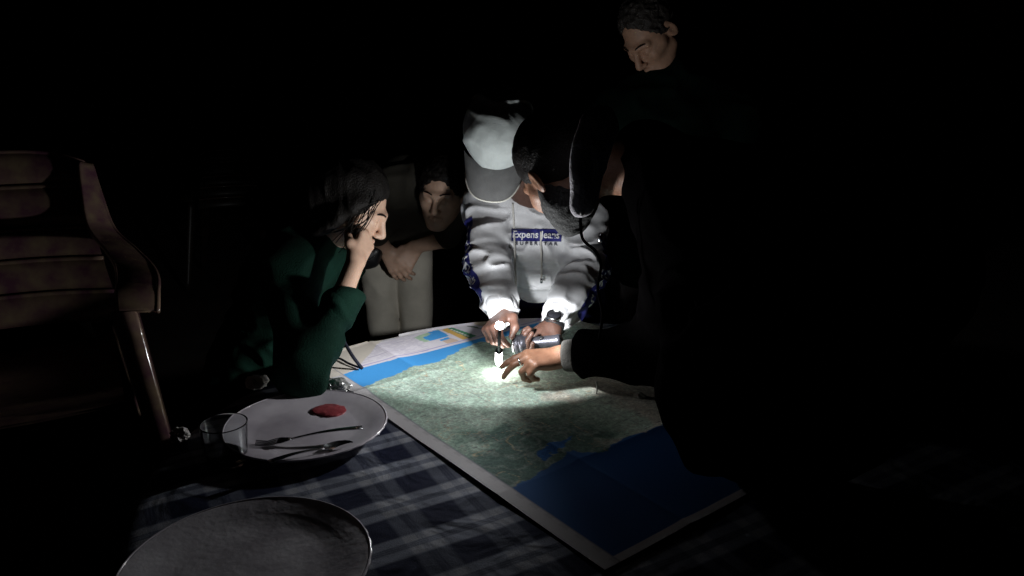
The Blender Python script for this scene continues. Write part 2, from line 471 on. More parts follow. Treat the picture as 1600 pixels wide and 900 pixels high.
# ------------------------------------------------------------------ the map
def vcol_mat(name, rough=.8, bump=.15):
    m = bpy.data.materials.new(name); m.use_nodes = True
    nt = m.node_tree; b = nt.nodes['Principled BSDF']; b.inputs['Roughness'].default_value = rough; b.inputs['Specular IOR Level'].default_value = .08
    a = nt.nodes.new('ShaderNodeVertexColor'); a.layer_name = 'print'
    tc = nt.nodes.new('ShaderNodeTexCoord')
    n = nt.nodes.new('ShaderNodeTexNoise'); n.inputs['Scale'].default_value = 260; n.inputs['Detail'].default_value = 3
    nt.links.new(tc.outputs['Object'], n.inputs['Vector'])
    mr = nt.nodes.new('ShaderNodeMapRange'); mr.inputs[3].default_value = .9; mr.inputs[4].default_value = 1.06
    nt.links.new(n.outputs['Fac'], mr.inputs[0])
    mx = nt.nodes.new('ShaderNodeMixRGB'); mx.blend_type = 'MULTIPLY'; mx.inputs[0].default_value = 1
    nt.links.new(a.outputs[0], mx.inputs[1]); nt.links.new(mr.outputs[0], mx.inputs[2])
    # fine printed relief and place-name specks on the land only
    vo = nt.nodes.new('ShaderNodeTexVoronoi'); vo.feature = 'DISTANCE_TO_EDGE'; vo.inputs['Scale'].default_value = 95
    n3 = nt.nodes.new('ShaderNodeTexNoise'); n3.inputs['Scale'].default_value = 55; n3.inputs['Detail'].default_value = 8; n3.inputs['Roughness'].default_value = .75
    va = nt.nodes.new('ShaderNodeVectorMath'); va.operation = 'MULTIPLY_ADD'; va.inputs[1].default_value = (.03, .03, .0)
    nt.links.new(tc.outputs['Object'], n3.inputs['Vector']); nt.links.new(n3.outputs['Color'], va.inputs[0]); nt.links.new(tc.outputs['Object'], va.inputs[2]); nt.links.new(va.outputs[0], vo.inputs['Vector'])
    r1 = nt.nodes.new('ShaderNodeMapRange'); r1.inputs[1].default_value = .0; r1.inputs[2].default_value = .12; r1.inputs[3].default_value = 1.30; r1.inputs[4].default_value = .86
    nt.links.new(vo.outputs['Distance'], r1.inputs[0])
    r2 = nt.nodes.new('ShaderNodeMapRange'); r2.inputs[1].default_value = .35; r2.inputs[2].default_value = .65; r2.inputs[3].default_value = .74; r2.inputs[4].default_value = 1.30
    nt.links.new(n3.outputs['Fac'], r2.inputs[0])
    mm = nt.nodes.new('ShaderNodeMath'); mm.operation = 'MULTIPLY'; nt.links.new(r1.outputs[0], mm.inputs[0]); nt.links.new(r2.outputs[0], mm.inputs[1])
    m2 = nt.nodes.new('ShaderNodeMixRGB'); m2.blend_type = 'MULTIPLY'
    nt.links.new(a.outputs['Alpha'], m2.inputs[0]); nt.links.new(mx.outputs[0], m2.inputs[1]); nt.links.new(mm.outputs[0], m2.inputs[2])
    nt.links.new(m2.outputs[0], b.inputs['Base Color'])
    bp = nt.nodes.new('ShaderNodeBump'); bp.inputs['Strength'].default_value = bump; bp.inputs['Distance'].default_value = .001
    nt.links.new(n.outputs['Fac'], bp.inputs['Height']); nt.links.new(bp.outputs[0], b.inputs['Normal'])
    return m
def inpoly(x, y, poly):
    r = np.zeros(len(x), bool); n = len(poly)
    for i in range(n):
        (x1, y1), (x2, y2) = poly[i], poly[(i + 1) % n]
        c = ((y1 > y) != (y2 > y)) & (x < (x2 - x1) * (y - y1) / ((y2 - y1) or 1e-9) + x1)
        r ^= c
    return r
def build_map():
    c_near = T(945, 893)[:2]; c_left = T(474, 562)[:2]
    ev = c_near - c_left; Lv = np.linalg.norm(ev); ev = ev / Lv
    eu = V(-ev[1], ev[0])
    if eu[0] < 0: eu = -eu
    Lu = .80
    step = .0026
    nu, nv = int(Lu / step), int(Lv / step)
    u = np.linspace(0, Lu, nu); v = np.linspace(0, Lv, nv)
    U, W = np.meshgrid(u, v, indexing='ij'); U, W = U.ravel(), W.ravel()
    xy = c_left + U[:, None] * eu + W[:, None] * ev
    px, py = pix(xy[:, 0], xy[:, 1], np.full(len(U), TABLE_Z))
    inv = lambda pts: [tuple(q) for q in pts]
    # printed colours, with the near side's dimness in the inks -------------------------------------------------
    f1 = fbm2(U * 9, W * 9, 5, 1.0); f2 = fbm2(U * 34, W * 34, 4, 11.0); f3 = fbm2(U * 120, W * 120, 2, 23.0); f4 = fbm2(U * 5, W * 5, 4, 31.0)
    rid = 1 - np.abs(2 * f2 - .94) * 6; rid = np.clip(rid, 0, 1)
    rid2 = np.clip(1 - np.abs(2 * fbm2(U * 70, W * 70, 3, 41.0) - .9) * 5, 0, 1)
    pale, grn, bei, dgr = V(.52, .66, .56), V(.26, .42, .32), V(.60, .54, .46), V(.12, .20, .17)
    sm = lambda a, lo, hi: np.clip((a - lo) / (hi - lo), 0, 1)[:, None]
    nearer = sm(py + (f4 - .47) * 120, 632, 668)  # near land inked greener, and darker for the dimness past the light pool
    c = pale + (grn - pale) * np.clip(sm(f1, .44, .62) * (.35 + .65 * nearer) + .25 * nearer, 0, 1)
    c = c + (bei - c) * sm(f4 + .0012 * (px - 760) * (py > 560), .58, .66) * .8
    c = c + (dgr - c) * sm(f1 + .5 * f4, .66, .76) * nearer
    c = c * (1 - .45 * rid2[:, None] * (f3[:, None])) + (V(.72, .76, .70) - c) * rid[:, None] * .22
    c = c * (.80 + .40 * f3[:, None])
    # white valleys and town specks
    spk = sm(fbm2(U * 210, W * 210, 2, 61.0), .55, .62) * sm(f1, .42, .34)
    c = c + (V(.80, .80, .76) - c) * spk
    # roads, survey grid and rows of tiny place names
    for ff, wd, cl in ((f1, .0014, V(.50, .34, .26)), (f4, .0014, V(.62, .48, .30))):
        for lv in (.43, .52):
            q = np.abs(ff - lv) < wd; c[q] = c[q] * .35 + cl * .65
    q = (np.mod(U - .034, .095) < .0027) | (np.mod(W, .095) < .0027); c[q] = c[q] * .72 + V(.25, .32, .45) * .10
    iu, iv = np.round(U / step).astype(int), np.round(W / step).astype(int)
    rs = np.random.default_rng(5); names = np.zeros((iu.max() + 30, iv.max() + 4), bool)
    for k in range(240):
        a0, b0, ln_ = rs.integers(14, nu - 16), rs.integers(40, nv - 8), rs.integers(3, 9)
        for t in range(ln_):
            if rs.random() > .18: names[a0 + t, b0] = True
    q = names[iu, iv]; c[q] = c[q] * .25 + V(.08, .07, .09) * .75
    blue, dim_blue, paper = V(.075, .36, .80), V(.020, .095, .28), V(.74, .70, .76)
    jag = (f2 - .47) * 26 + (f3 - .38) * 8
    # northern sea strip
    coast = [(540, 613), (570, 606), (600, 594), (640, 578), (680, 566), (703, 557), (720, 546), (745, 537), (770, 531), (800, 526), (860, 500)]
    cy = np.interp(px, [q[0] for q in coast], [q[1] for q in coast])
    sea = (py + jag * .35 < cy)
    c[sea] = (blue * (1 + .25 * (f4[sea, None] - .47)))
    # southern sea, its blue inked darker for the weak light there
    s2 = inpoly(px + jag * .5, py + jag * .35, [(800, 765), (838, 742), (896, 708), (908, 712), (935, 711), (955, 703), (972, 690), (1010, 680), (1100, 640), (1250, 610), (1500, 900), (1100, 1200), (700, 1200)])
    c[s2] = dim_blue
    q = inpoly(px + jag * .7, py + jag * .5, [(838, 712), (870, 692), (898, 684), (885, 700), (850, 722)]); c[q] = dim_blue * 1.3
    # legend strip
    neat = np.interp(px, [480, 532, 560, 660, 760, 780, 860], [601, 588, 578, 553, 527.5, 522.5, 500])
    leg = py < neat
    ln = (np.sin((W * 1000) * 2 * math.pi / 8.2) > .35) & (noise3(np.stack([U * 90, np.floor(W * 122), U * 0 + 5], 1)) > .33)
    c[leg] = paper
    tx = leg & ln & inpoly(px, py, [(555, 572), (600, 531), (650, 524), (672, 545)])
    c[tx] = V(.52, .48, .58)
    bar = leg & (py > neat - 4.2) & (py < neat - 2.8); c[bar] = V(.45, .40, .62)
    q = inpoly(px, py, [(647, 529), (655, 525), (684, 516), (702, 526), (664, 536)]); q2 = q & (f2 > .44)
    c[q] = blue; c[q2] = (V(.35, .55, .40) + (V(.6, .7, .5) - V(.35, .55, .4)) * f3[:, None])[q2]
    q = inpoly(px, py, [(686, 532), (700, 528), (718, 533), (700, 538)]); c[q] = V(.66, .50, .40)
    q = inpoly(px, py, [(686, 532), (700, 528), (704, 530), (690, 534)]); c[q] = blue
    q = inpoly(px, py, [(690, 517), (699, 514), (734, 529), (724, 532)]); c[q] = V(.72, .45, .14)
    q = inpoly(px, py, [(699, 515), (706, 513), (745, 526), (734, 530)]); c[q] = V(.10, .30, .17)
    # white lettering blocks of the banner (illegible at this size)
    for i in range(7):
        x0, y0 = 703 + i * 4.3, 515.8 + i * 1.65
        q = inpoly(px, py, [(x0, y0 + .2), (x0 + 2.8, y0 - .6), (x0 + 5.0, y0 + 1.1), (x0 + 2.2, y0 + 1.9)]); c[q] = V(.75, .72, .66)
    q = inpoly(px, py, [(728, 511), (760, 502), (800, 512), (770, 519)]) & (f1 + .3 * f2 > .60); c[q] = V(.12, .17, .12)
    q = inpoly(px, py, [(742, 508), (770, 500), (800, 508), (772, 515)]); c[q] = (V(.55, .47, .36))
    # paper margin and border along the long edge
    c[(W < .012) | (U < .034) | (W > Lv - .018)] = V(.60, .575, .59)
    unlit_paper = leg & (px < 600) & inpoly(px, py, [(440, 640), (440, 540), (600, 530), (562, 572), (530, 592)]); c[unlit_paper] = V(.66, .60, .53)  # legend left of the beam's edge tinted beige, its missing light painted in
    edge = (np.abs(U - .0335) < .0016); c[edge] = V(.33, .32, .36)
    tick = (U < .033) & (U > .024) & (np.mod(W, .04) < .020); c[tick] = c[tick] * .86
    c = np.clip(c, .01, .85)
    # relief: folds, waves, drape over the table's rim -----------------
    z = np.full(len(U), TABLE_Z + .0025)
    for pos, a in ((.20, .006), (.40, -.004), (.60, .006)):
        z += a * np.exp(-np.abs(U - pos) / .020) * (.6 + .4 * np.sin(W * 7 + pos * 9)) * (1 if a > 0 else .4)
    for pos, a in ((.29, .006), (.58, -.003), (.86, .006)):
        z += a * np.exp(-np.abs(W - pos) / .020) * (.6 + .4 * np.sin(U * 8 + pos * 5)) * (1 if a > 0 else .4)
    z += .0035 * (fbm2(U * 7, W * 7, 2, 71.0) - .37)
    z = np.maximum(z, TABLE_Z + .0015)
    rr = np.linalg.norm(xy - TC[:2], axis=1); over = rr > TR - .004
    dirv = (xy - TC[:2]) / rr[:, None]
    ex = np.maximum(rr - (TR - .004), 0); R0 = .022
    ang = np.minimum(ex / R0, math.radians(78))
    out = np.where(ex / R0 < math.radians(78), R0 * np.sin(ang), R0 * math.sin(math.radians(78)) + (ex - R0 * math.radians(78)) * math.cos(math.radians(78)))
    drop = np.where(ex / R0 < math.radians(78), R0 * (1 - np.cos(ang)), R0 * (1 - math.cos(math.radians(78))) + (ex - R0 * math.radians(78)) * math.sin(math.radians(78)))
    nx = TC[:2] + dirv * (np.minimum(rr, TR - .004) + out + .006 * over)[:, None]
    z = np.where(over, np.maximum(z, TABLE_Z + .004) - drop + .002, z)
    VV = np.column_stack([nx, z])
    I = np.arange(nu * nv).reshape(nu, nv)
    F4 = np.stack([I[:-1, :-1].ravel(), I[:-1, 1:].ravel(), I[1:, 1:].ravel(), I[1:, :-1].ravel()], 1)
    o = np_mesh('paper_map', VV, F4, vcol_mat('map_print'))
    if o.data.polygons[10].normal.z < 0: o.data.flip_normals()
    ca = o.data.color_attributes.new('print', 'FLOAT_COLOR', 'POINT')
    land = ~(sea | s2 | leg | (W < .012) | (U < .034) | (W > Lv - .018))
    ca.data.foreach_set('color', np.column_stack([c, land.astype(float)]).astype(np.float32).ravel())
    tag(o, 'large creased paper map with blue sea and green land, spread across the table', 'map')
build_map()

# ------------------------------------------------------------------ body pieces
def head(S, c, fwd, up=(0, 0, 1), s=1.0, ears=True):
    """adds a head with a face; c is the head's middle, fwd the way the face points"""
    R = basis(y=fwd, z=up)
    S.frame(R, c, s)
    S.ell((0, -.018, .035), (.077, .097, .090), k=.02)
    S.ell((0, .028, -.030), (.063, .066, .088), k=.03)
    for m in (-1, 1):
        S.cap((m * .053, .0, -.055), (m * .018, .072, -.096), .019, .018, k=.03)
        S.cap((m * .042, .066, -.022), (m * .058, .035, -.012), .019, .016, k=.025)
        S.cap((m * .012, .090, .023), (m * .044, .074, .022), .0115, .011, k=.014)
    S.ell((0, .072, -.098), (.025, .021, .017), k=.025)
    for m in (-1, 1):
        S.ell((m * .033, .100, .000), (.020, .016, .013), k=.014, op=-1)
        S.ell((m * .032, .078, -.001), (.0155, .0145, .0125), k=.006)
        S.cap((m * .018, .0895, -.004), (m * .044, .084, -.005), .0022, .002, k=.003)
    S.cap((0, .092, .014), (0, .117, -.030), .0085, .0120, k=.012)
    S.ell((0, .112, -.037), (.012, .010, .008), k=.006)
    for m in (-1, 1): S.ell((m * .0135, .103, -.037), (.008, .010, .0075), k=.007)
    for m in (-1, 1):
        S.cap((0, .101, -.062), (m * .021, .091, -.064), .0062, .0035, k=.007)
        S.cap((0, .099, -.073), (m * .019, .090, -.070), .0075, .0040, k=.007)
    S.cap((-.021, .104, -.0672), (.021, .104, -.0672), .0018, k=.003, op=-1)
    if ears:
        for m in (-1, 1):
            Re = Matrix.Rotation(m * .35, 3, 'Z') @ Matrix.Rotation(-.25, 3, 'X')
            Re = np.array(Re)
            S.ell((m * .079, -.012, -.006), (.0075, .019, .032), Re, k=.008)
            S.ell((m * .086, -.008, -.002), (.006, .010, .020), Re, k=.004, op=-1)
    S.frame()
    return R
def brows(Rh, hc, s, m, parent):
    for k in (-1, 1):
        q = [Rh @ (V(k * x, y, z) * s) + hc for x, y, z in ((.014, .1005, .0285), (.026, .0965, .0330), (.038, .0880, .0330), (.048, .0785, .0290))]
        vs, fs = tube(spline(q, 4), [.0014] + [.0022] * 11 + [.0008], 7); mesh_obj('eyebrow', vs, fs, m, parent)
def finger(S, base, d, lat, lens, curls, r0, r1, k=.004):
    p = np.asarray(base, float); pts = [p]
    for L, cu in zip(lens, curls):
        a = math.radians(cu)
        z = np.cross(d, lat)
        d = d * math.cos(a) - z * math.sin(a)          # bend towards the palm
        p = p + d * L; pts.append(p)
    rs = np.linspace(r0, r1, len(pts))
    for i in range(len(pts) - 1): S.cap(pts[i], pts[i + 1], rs[i], rs[i + 1], k if i else .008)
    return pts
def hand(S, wrist, X, Z, right, curls, thumb, s=1.0, spread=(6, 1, -4, -9)):
    """X: towards the knuckles, Z: back of the hand; curls: 4 x (mcp,pip,dip); thumb: 3 points in hand space (thumb side = +y)"""
    R = basis(x=X, z=Z); m = 1 if right else -1
    S.frame(R, wrist, s)
    ys = [.030, .0105, -.010, -.028]
    for y, xe in zip(ys, (.086, .090, .085, .077)):
        S.cap((.004, m * y * .62, -.001), (xe, m * y, .001), .0135, .0105, k=.014)
    S.ell((.040, -m * .018, -.010), (.034, .014, .012), k=.015)
    out = []
    for i, (y, xe, L) in enumerate(zip(ys, (.088, .092, .087, .078), (.074, .082, .076, .060))):
        a = math.radians(spread[i]) * m
        d = V(math.cos(a), math.sin(a), 0); lat = V(-math.sin(a), math.cos(a), 0)
        out.append(finger(S, (xe, m * y, 0), d, lat, (L * .46, L * .30, L * .24), curls[i], .0094 - .0006 * (i == 3), .0070 - .0006 * (i == 3)))
    t = [V(p[0], m * p[1], p[2]) for p in thumb]
    S.chain([V(.012, m * .018, -.004)] + t, (.0150, .0130, .0108, .0086), k=.010)
    out = [[S.w(p) for p in f] for f in out] + [[S.w(p) for p in t]]
    S.frame()
    return R, out
THUMB_REST = [(.040, .042, -.012), (.068, .052, -.022), (.092, .050, -.030)]
REST = [(25, 30, 15)] * 4
def torso(S, pel, neck, sl, sr, g=0.0, k=.05, w=1.0):
    up = nrm(neck - pel); lat = sr - sl; lat = nrm(lat - up * np.dot(lat, up)); R = np.stack([lat, np.cross(up, lat), up], 1)
    L = np.linalg.norm(neck - pel)
    at = lambda t: pel + (neck - pel) * t
    S.ell(at(0), (.165 * w + g, .125 * w + g, .13 + g), R, k)
    S.ell(at(.33), (.150 * w + g, .115 * w + g, .30 * L + g), R, k)
    S.ell(at(.68), (.165 * w + g, .120 * w + g, .32 * L + g), R, k)
    S.cap(sl, sr, .052 + g, .052 + g, k)
    for q in (sl, sr): S.cap(q, neck + up * .03, .050 + g, .042 + g, k)
    return R
def legs(S, pel, hips, knees, ankles, g=0.0, taper=(.085, .062, .050)):
    for h, kn, a in zip(hips, knees, ankles): S.chain([h, kn, a], [taper[0] + g, taper[1] + g, taper[2] + g], .03)
def folds(amp, sc=(9, 9, 22), seed=0.0):
    sc = np.array(sc, float)
    def f(p):
        q = p * sc + seed
        n1 = noise3(q + 1.5 * noise3(p * 5 + seed)[:, None]); n2 = noise3(q * 2.1 + 9)
        return amp * ((1 - np.abs(2 * n1 - 1)) ** 2 - .35 + .35 * (n2 - .5))
    return f
def shoe(name_parent, a, fwd):
    S = Sdf(); f = nrm(V(fwd[0], fwd[1], 0)); a = V(a[0], a[1], 0)
    S.cap(a + V(0, 0, .045) - f * .03, a + V(0, 0, .035) + f * .15, .045, .038, k=.02)
    S.cap(a + V(0, 0, .05), a + V(0, 0, .11), .045, .048, k=.03)
    S.plane(a + V(0, 0, .004), (0, 0, -1))
    S.mesh('shoe', .010, M['shoe'], name_parent)
def person(loc, label): return empty('person', (loc[0], loc[1], 0), label, 'person')

# ------------------------------------------------------------------ torch and pen
lens_c = P(803, 539, 1.99)
beam_to = T(590, 560, TABLE_Z)
tdir = nrm(beam_to - lens_c)
def build_torch():
    t = empty('torch', lens_c - tdir * .10, 'lit dark metal torch held in the hand with the watch, shining left', 'torch')
    R = basis(x=V(0, 1, 0) - tdir * tdir[1], z=tdir)
    def part(name, prof, m, n=28, wob=None, parent=t, smooth=True):
        vs, fs = lathe(prof, n, wob); return mesh_obj(name, xf(vs, R, lens_c), fs, m, parent, smooth)
    knurl = lambda r, z, a: (r + (.0007 * math.cos(14 * a) if -.10 < z < -.055 else 0), z)
    part('barrel', [(.002, -.122), (.015, -.122), (.0165, -.119), (.0165, -.112), (.0155, -.110), (.0155, -.055), (.016, -.050), (.016, -.046), (.002, -.046)], M['torch'], 56, knurl)
    hd = part('lamp_head', [(.016, -.047), (.019, -.042), (.0235, -.030), (.0255, -.026), (.0255, -.020), (.0245, -.019), (.0245, -.016), (.0255, -.015), (.0255, -.001), (.0240, .0), (.0228, -.0005), (.020, -.010), (.008, -.022), (.0061, -.023)], M['torch'])
    part('bezel', [(.0257, -.005), (.0268, -.004), (.0268, .0005), (.0245, .0008), (.0238, -.001)], M['steel'], 28, None, hd)
    vs, fs = lathe([(.0001, -.003), (.0055, -.003)], 20)
    em = bpy.data.materials.new('torch_led'); em.use_nodes = True
    b = em.node_tree.nodes['Principled BSDF']; b.inputs['Emission Color'].default_value = (1, .98, .95, 1); b.inputs['Emission Strength'].default_value = 18
    vs, fs = lathe([(.0004, -.0215), (.003, -.0195), (.0058, -.0205), (.0060, -.0215)], 20)
    mesh_obj('led', xf(vs, R, lens_c), fs, em, hd)
    bt = [(x, y, z) for x, y, z in lathe([(.0005, .003), (.0045, .003), (.006, .001), (.006, -.003)], 16)[0]]
    Rb = basis(x=tdir, z=nrm(V(0, -.5, 1)))
    mesh_obj('switch_button', xf(bt, Rb, lens_c - tdir * .075 + nrm(V(0, -.5, 1) - tdir * np.dot(tdir, V(0, -.5, 1)) / 1.0) * .0155), lathe([(.0005, .003), (.0045, .003), (.006, .001), (.006, -.003)], 16)[1], M['black_plastic'], t)
    for nm, w, size, blend, aim in (('torch_beam', BEAM_W, 50, 1.0, beam_to), ('torch_spill', SPILL_W, 165, .6, T(720, 600))):
        ld = bpy.data.lights.new(nm, 'SPOT'); ld.energy = w; ld.spot_size = math.radians(size); ld.spot_blend = blend
        ld.color = (.97, 1.0, 1.0); ld.shadow_soft_size = .006
        lo = bpy.data.objects.new(nm, ld); COL.objects.link(lo)
        d = Vector(nrm(aim - lens_c))
        lo.location = tuple(lens_c + tdir * .004); lo.rotation_euler = d.to_track_quat('-Z', 'Y').to_euler()
        if nm == 'torch_beam': lo.scale = (2.4, 1, 1)          # wide, low beam of the lens
        adopt(lo, t)
build_torch()
pen_tip, pen_top = T(779, 572, TABLE_Z + .006), P(781, 506, 1.795)
def build_penlight():
    ax = nrm(pen_top - pen_tip); L = np.linalg.norm(pen_top - pen_tip)
    o = empty('penlight', pen_tip, 'small glowing white penlight held upright, its tip on the map', 'penlight')
    R = basis(x=V(1, 0, 0) - ax * ax[0], z=ax)
    def part(nm, prof, m):
        vs, fs = lathe(prof, 20); mesh_obj(nm, xf(vs, R, pen_tip), fs, m, o)
    em = bpy.data.materials.new('penlight_diffuser'); em.use_nodes = True
    b = em.node_tree.nodes['Principled BSDF']; b.inputs['Base Color'].default_value = (.8, .8, .8, 1)
    b.inputs['Emission Color'].default_value = (1.0, .97, .93, 1); b.inputs['Emission Strength'].default_value = GLOW
    em2 = em.copy(); em2.node_tree.nodes['Principled BSDF'].inputs['Emission Strength'].default_value = GLOW * .55
    part('tip', [(.0006, -.001), (.0016, .003), (.0030, .0095), (.0005, .0096)], M['pen'])
    part('glowing_diffuser', [(.0005, .0098), (.0044, .010), (.0078, .020), (.0088, .032), (.0088, .088), (.0005, .0881)], em2)
    part('barrel', [(.0060, .0916), (.0050, .095), (.0042, .099), (.0040, L - .0125), (.0005, L - .0124)], M['torch'])
    part('collar_ring', [(.0078, .0883), (.0094, .0885), (.0094, .0912), (.0060, .0914)], M['torch'])
    part('flange', [(.0030, L - .0110), (.0105, L - .0108), (.0110, L - .0102), (.0105, L - .0096), (.0020, L - .0095)], M['pen'])  # added disc that keeps the bulb's light off the map below
    part('glowing_bulb', [(.0018, L - .0093), (.0034, L - .0080), (.0046, L - .0045), (.0040, L - .0010), (.0022, L + .001), (.0004, L + .0016)], em)
    # the bulb's light: invented spread, weak straight down and masked on the camera side
    ld = bpy.data.lights.new('penlight_bulb', 'POINT'); ld.energy = BULB_W; ld.shadow_soft_size = .011; ld.color = (.96, .985, 1.0); ld.use_nodes = True
    nt = ld.node_tree; N = nt.nodes; Lk = nt.links; emi = N['Emission']
    pos = pen_tip + ax * (L + .012)
    a, b_, c_ = [nrm(q - pos) for q in (T(700, 634), T(552, 606), T(935, 614))]
    nv = nrm(np.cross(a - b_, a - c_)); nv = nv if nv[1] > 0 else -nv; lim = float(np.dot(nv, a))
    tc = N.new('ShaderNodeTexCoord')
    dt = N.new('ShaderNodeVectorMath'); dt.operation = 'DOT_PRODUCT'; dt.inputs[1].default_value = tuple(nv); Lk.new(tc.outputs['Normal'], dt.inputs[0])
    def rng(src, a0, a1, b0, b1):
        m = N.new('ShaderNodeMapRange'); m.interpolation_type = 'SMOOTHSTEP'; Lk.new(src, m.inputs[0])
        for i, v in enumerate((a0, a1, b0, b1)): m.inputs[i + 1].default_value = v
        return m.outputs[0]
    def mth(op, x, y):
        m = N.new('ShaderNodeMath'); m.operation = op
        for i, v in enumerate((x, y)):
            if isinstance(v, (int, float)): m.inputs[i].default_value = v
            else: Lk.new(v, m.inputs[i])
        return m.outputs[0]
    sx = N.new('ShaderNodeSeparateXYZ'); Lk.new(tc.outputs['Normal'], sx.inputs[0]); z = sx.outputs[2]
    front = rng(dt.outputs['Value'], lim - .08, lim + .08, 0, 1)
    low = mth('ADD', mth('MULTIPLY', rng(z, -.20, .10, .27, .0), rng(sx.outputs[0], -.15, .32, 1.0, .08)), rng(z, -.20, .10, .0, .48))
    high = mth('ADD', rng(z, -.15, -.03, 1.0, .06), rng(z, .03, .15, .0, .50))
    mask = mth('ADD', mth('MULTIPLY', front, mth('SUBTRACT', high, low)), low)
    prof = mth('POWER', mth('DIVIDE', .42, mth('MAXIMUM', mth('MULTIPLY', z, -1.0), .42)), 3.0)
    Lk.new(mth('MULTIPLY', mask, prof), emi.inputs['Strength'])
    lo = bpy.data.objects.new('penlight_bulb', ld); COL.objects.link(lo); lo.location = tuple(pos); adopt(lo, o)
build_penlight()

# ------------------------------------------------------------------ man in the white hoodie
def text_pts(body, size):
    cu = bpy.data.curves.new('lettering', 'FONT'); cu.body = body; cu.size = size; cu.align_x = 'CENTER'; cu.align_y = 'CENTER'; cu.resolution_u = 3; cu.offset = size * .018
    o = bpy.data.objects.new('lettering', cu); COL.objects.link(o)
    bpy.context.view_layer.update()
    me = o.to_mesh()
    vs = np.array([v.co[:] for v in me.vertices]); fs = [tuple(p.vertices) for p in me.polygons]
    o.to_mesh_clear(); bpy.data.objects.remove(o); bpy.data.curves.remove(cu)
    return vs, fs
def build_hoodie_man():
    p = person(P(865, 430, 2.66), 'man in white logo hoodie and grey cap bending over the map with penlight and torch')
    pel, neck = P(868, 432, 2.62), P(836, 306, 2.32)
    shL, shR = P(764, 325, 2.36), P(908, 345, 2.36)       # image left / right
    elL, wrL = P(763, 418, 2.20), P(787, 490, 2.03)
    elR, wrR = P(914, 424, 2.24), P(864, 512, 2.05)
    hc = P(778, 217, 2.10)
    look = nrm(V(-.12, -.55, -.83))
    B = Sdf()
    torso(B, pel, neck, shL, shR, -.02, w=.85)
    B.cap(neck - V(0, 0, .03), hc - look * .03 + V(0, 0, -.03), .055, .052, .03)
    for s_, e_, w_ in ((shL, elL, wrL), (shR, elR, wrR)): B.chain([s_, e_, w_], [.042, .036, .026], .02)
    upv = nrm(V(.12, 0, 1))
    Rh = head(B, hc, look, upv)
    # right hand with the pen, left hand round the torch
    Xr = nrm(P(763, 519, 1.95) - wrL); Zr = V(-.62, -.42, .55)
    hand(B, wrL, Xr, Zr, True, [(38, 52, 25), (55, 62, 30), (65, 68, 30), (68, 70, 35)], [(.030, .040, -.014), (.058, .048, -.034), (.080, .036, -.048)], .92)
    Xl = nrm(lens_c - tdir * .055 + V(.0, .030, -.012) - wrR); Zl = V(.35, .60, -.60)
    hand(B, wrR, Xl, Zl, False, [(20, 55, 30), (38, 70, 40), (45, 72, 42), (50, 72, 45)], [(.030, .044, .004), (.058, .046, .016), (.084, .036, .022)], .92)
    B.mesh('body', .0032, M['skin_darker'], p, 1)
    # trousers
    hips = [pel + V(-.085, 0, -.05), pel + V(.085, 0, -.05)]
    kn = [V(hips[0][0] - .02, 2.62, .42), V(hips[1][0] + .03, 2.62, .42)]; an = [V(kn[0][0], 2.72, .08), V(kn[1][0], 2.72, .08)]
    Tq = Sdf(); Tq.disp = folds(.010, (7, 7, 12), 4.0); Tq.amp = .01
    Tq.ell(pel + V(0, 0, -.03), (.165, .13, .13), None, .04); legs(Tq, pel, hips, kn, an, .012)
    Tq.mesh('trousers', .008, M['navy'], p)
    for a in an: shoe(p, a, (0, -1))
    # hoodie
    H = Sdf(); H.disp = folds(.016, (15, 15, 34), 2.0); H.amp = .017
    torso(H, pel + (neck - pel) * .10, neck, shL, shR, .012, .045, .92)
    chest = (shL + shR) / 2 * .45 + pel * .55
    H.ell(P(842, 400, 2.36), (.125, .10, .14), None, .05)
    H.chain([shL, elL, wrL + nrm(elL - wrL) * .012], [.064, .053, .038], .035)
    H.chain([shR, elR, wrR + nrm(elR - wrR) * .030], [.064, .053, .038], .035)
    for e_, w_, o_ in ((elL, wrL, .012), (elR, wrR, .030)):
        ax = nrm(e_ - w_)
        for t in (.05, .085, .12, .16):
            c = w_ + ax * (o_ + t); H.cap(c - ax * .004, c + ax * .004, .041 + .09 * t, k=.012)
    H.cap(neck + V(-.07, .02, .02), neck + V(.07, .02, .02), .05, .05, .04)
    hd = H.mesh('hoodie', .0048, M['hoodie'], p, 1)
    # rolled hood behind the neck
    Hd = Sdf(); Hd.disp = folds(.006, (14, 14, 14), 8.0); Hd.amp = .006
    pts = spline([neck + V(-.085, -.05, .0), neck + V(-.10, .05, .04), neck + V(0, .12, .05), neck + V(.10, .05, .04), neck + V(.085, -.05, 0)], 4)
    Hd.chain(pts, [.030] * len(pts), .01)
    Hd.mesh('hood', .007, M['hoodie'], hd)
    # cuffs: ribbed knit
    for w_, e_, o_ in ((wrL, elL, .004), (wrR, elR, .020)):
        ax = nrm(e_ - w_); R = basis(x=V(1, 0, 0) - ax * ax[0], z=ax)
        vs, fs = lathe([(.030, -.004), (.036, -.006), (.0395, 0), (.0415, .020), (.043, .040), (.0405, .047), (.030, .047)], 60, lambda r, z, a: (r + .0007 * math.sin(30 * a), z))
        mesh_obj('cuff', xf(vs, R, w_ + ax * o_), fs, M['hoodie'], hd)
    # chest print: navy bar, lettering and the small line below, laid on the cloth
    def on_chest(q):
        o = np.array([P(a, b, 1.6) for a, b in q]); d = o - V(0, 0, CAM_Z)
        return H.project(o, d) - d / np.linalg.norm(d, axis=1)[:, None]
    def lay(name, q, faces, m, off, parent):
        o = np.array([P(a, b, 1.9) for a, b in q]); d = o - V(0, 0, CAM_Z); d /= np.linalg.norm(d, axis=1)[:, None]
        return mesh_obj(name, H.project(o, d) - d * off, faces, m, parent)
    nx, ny = 60, 16
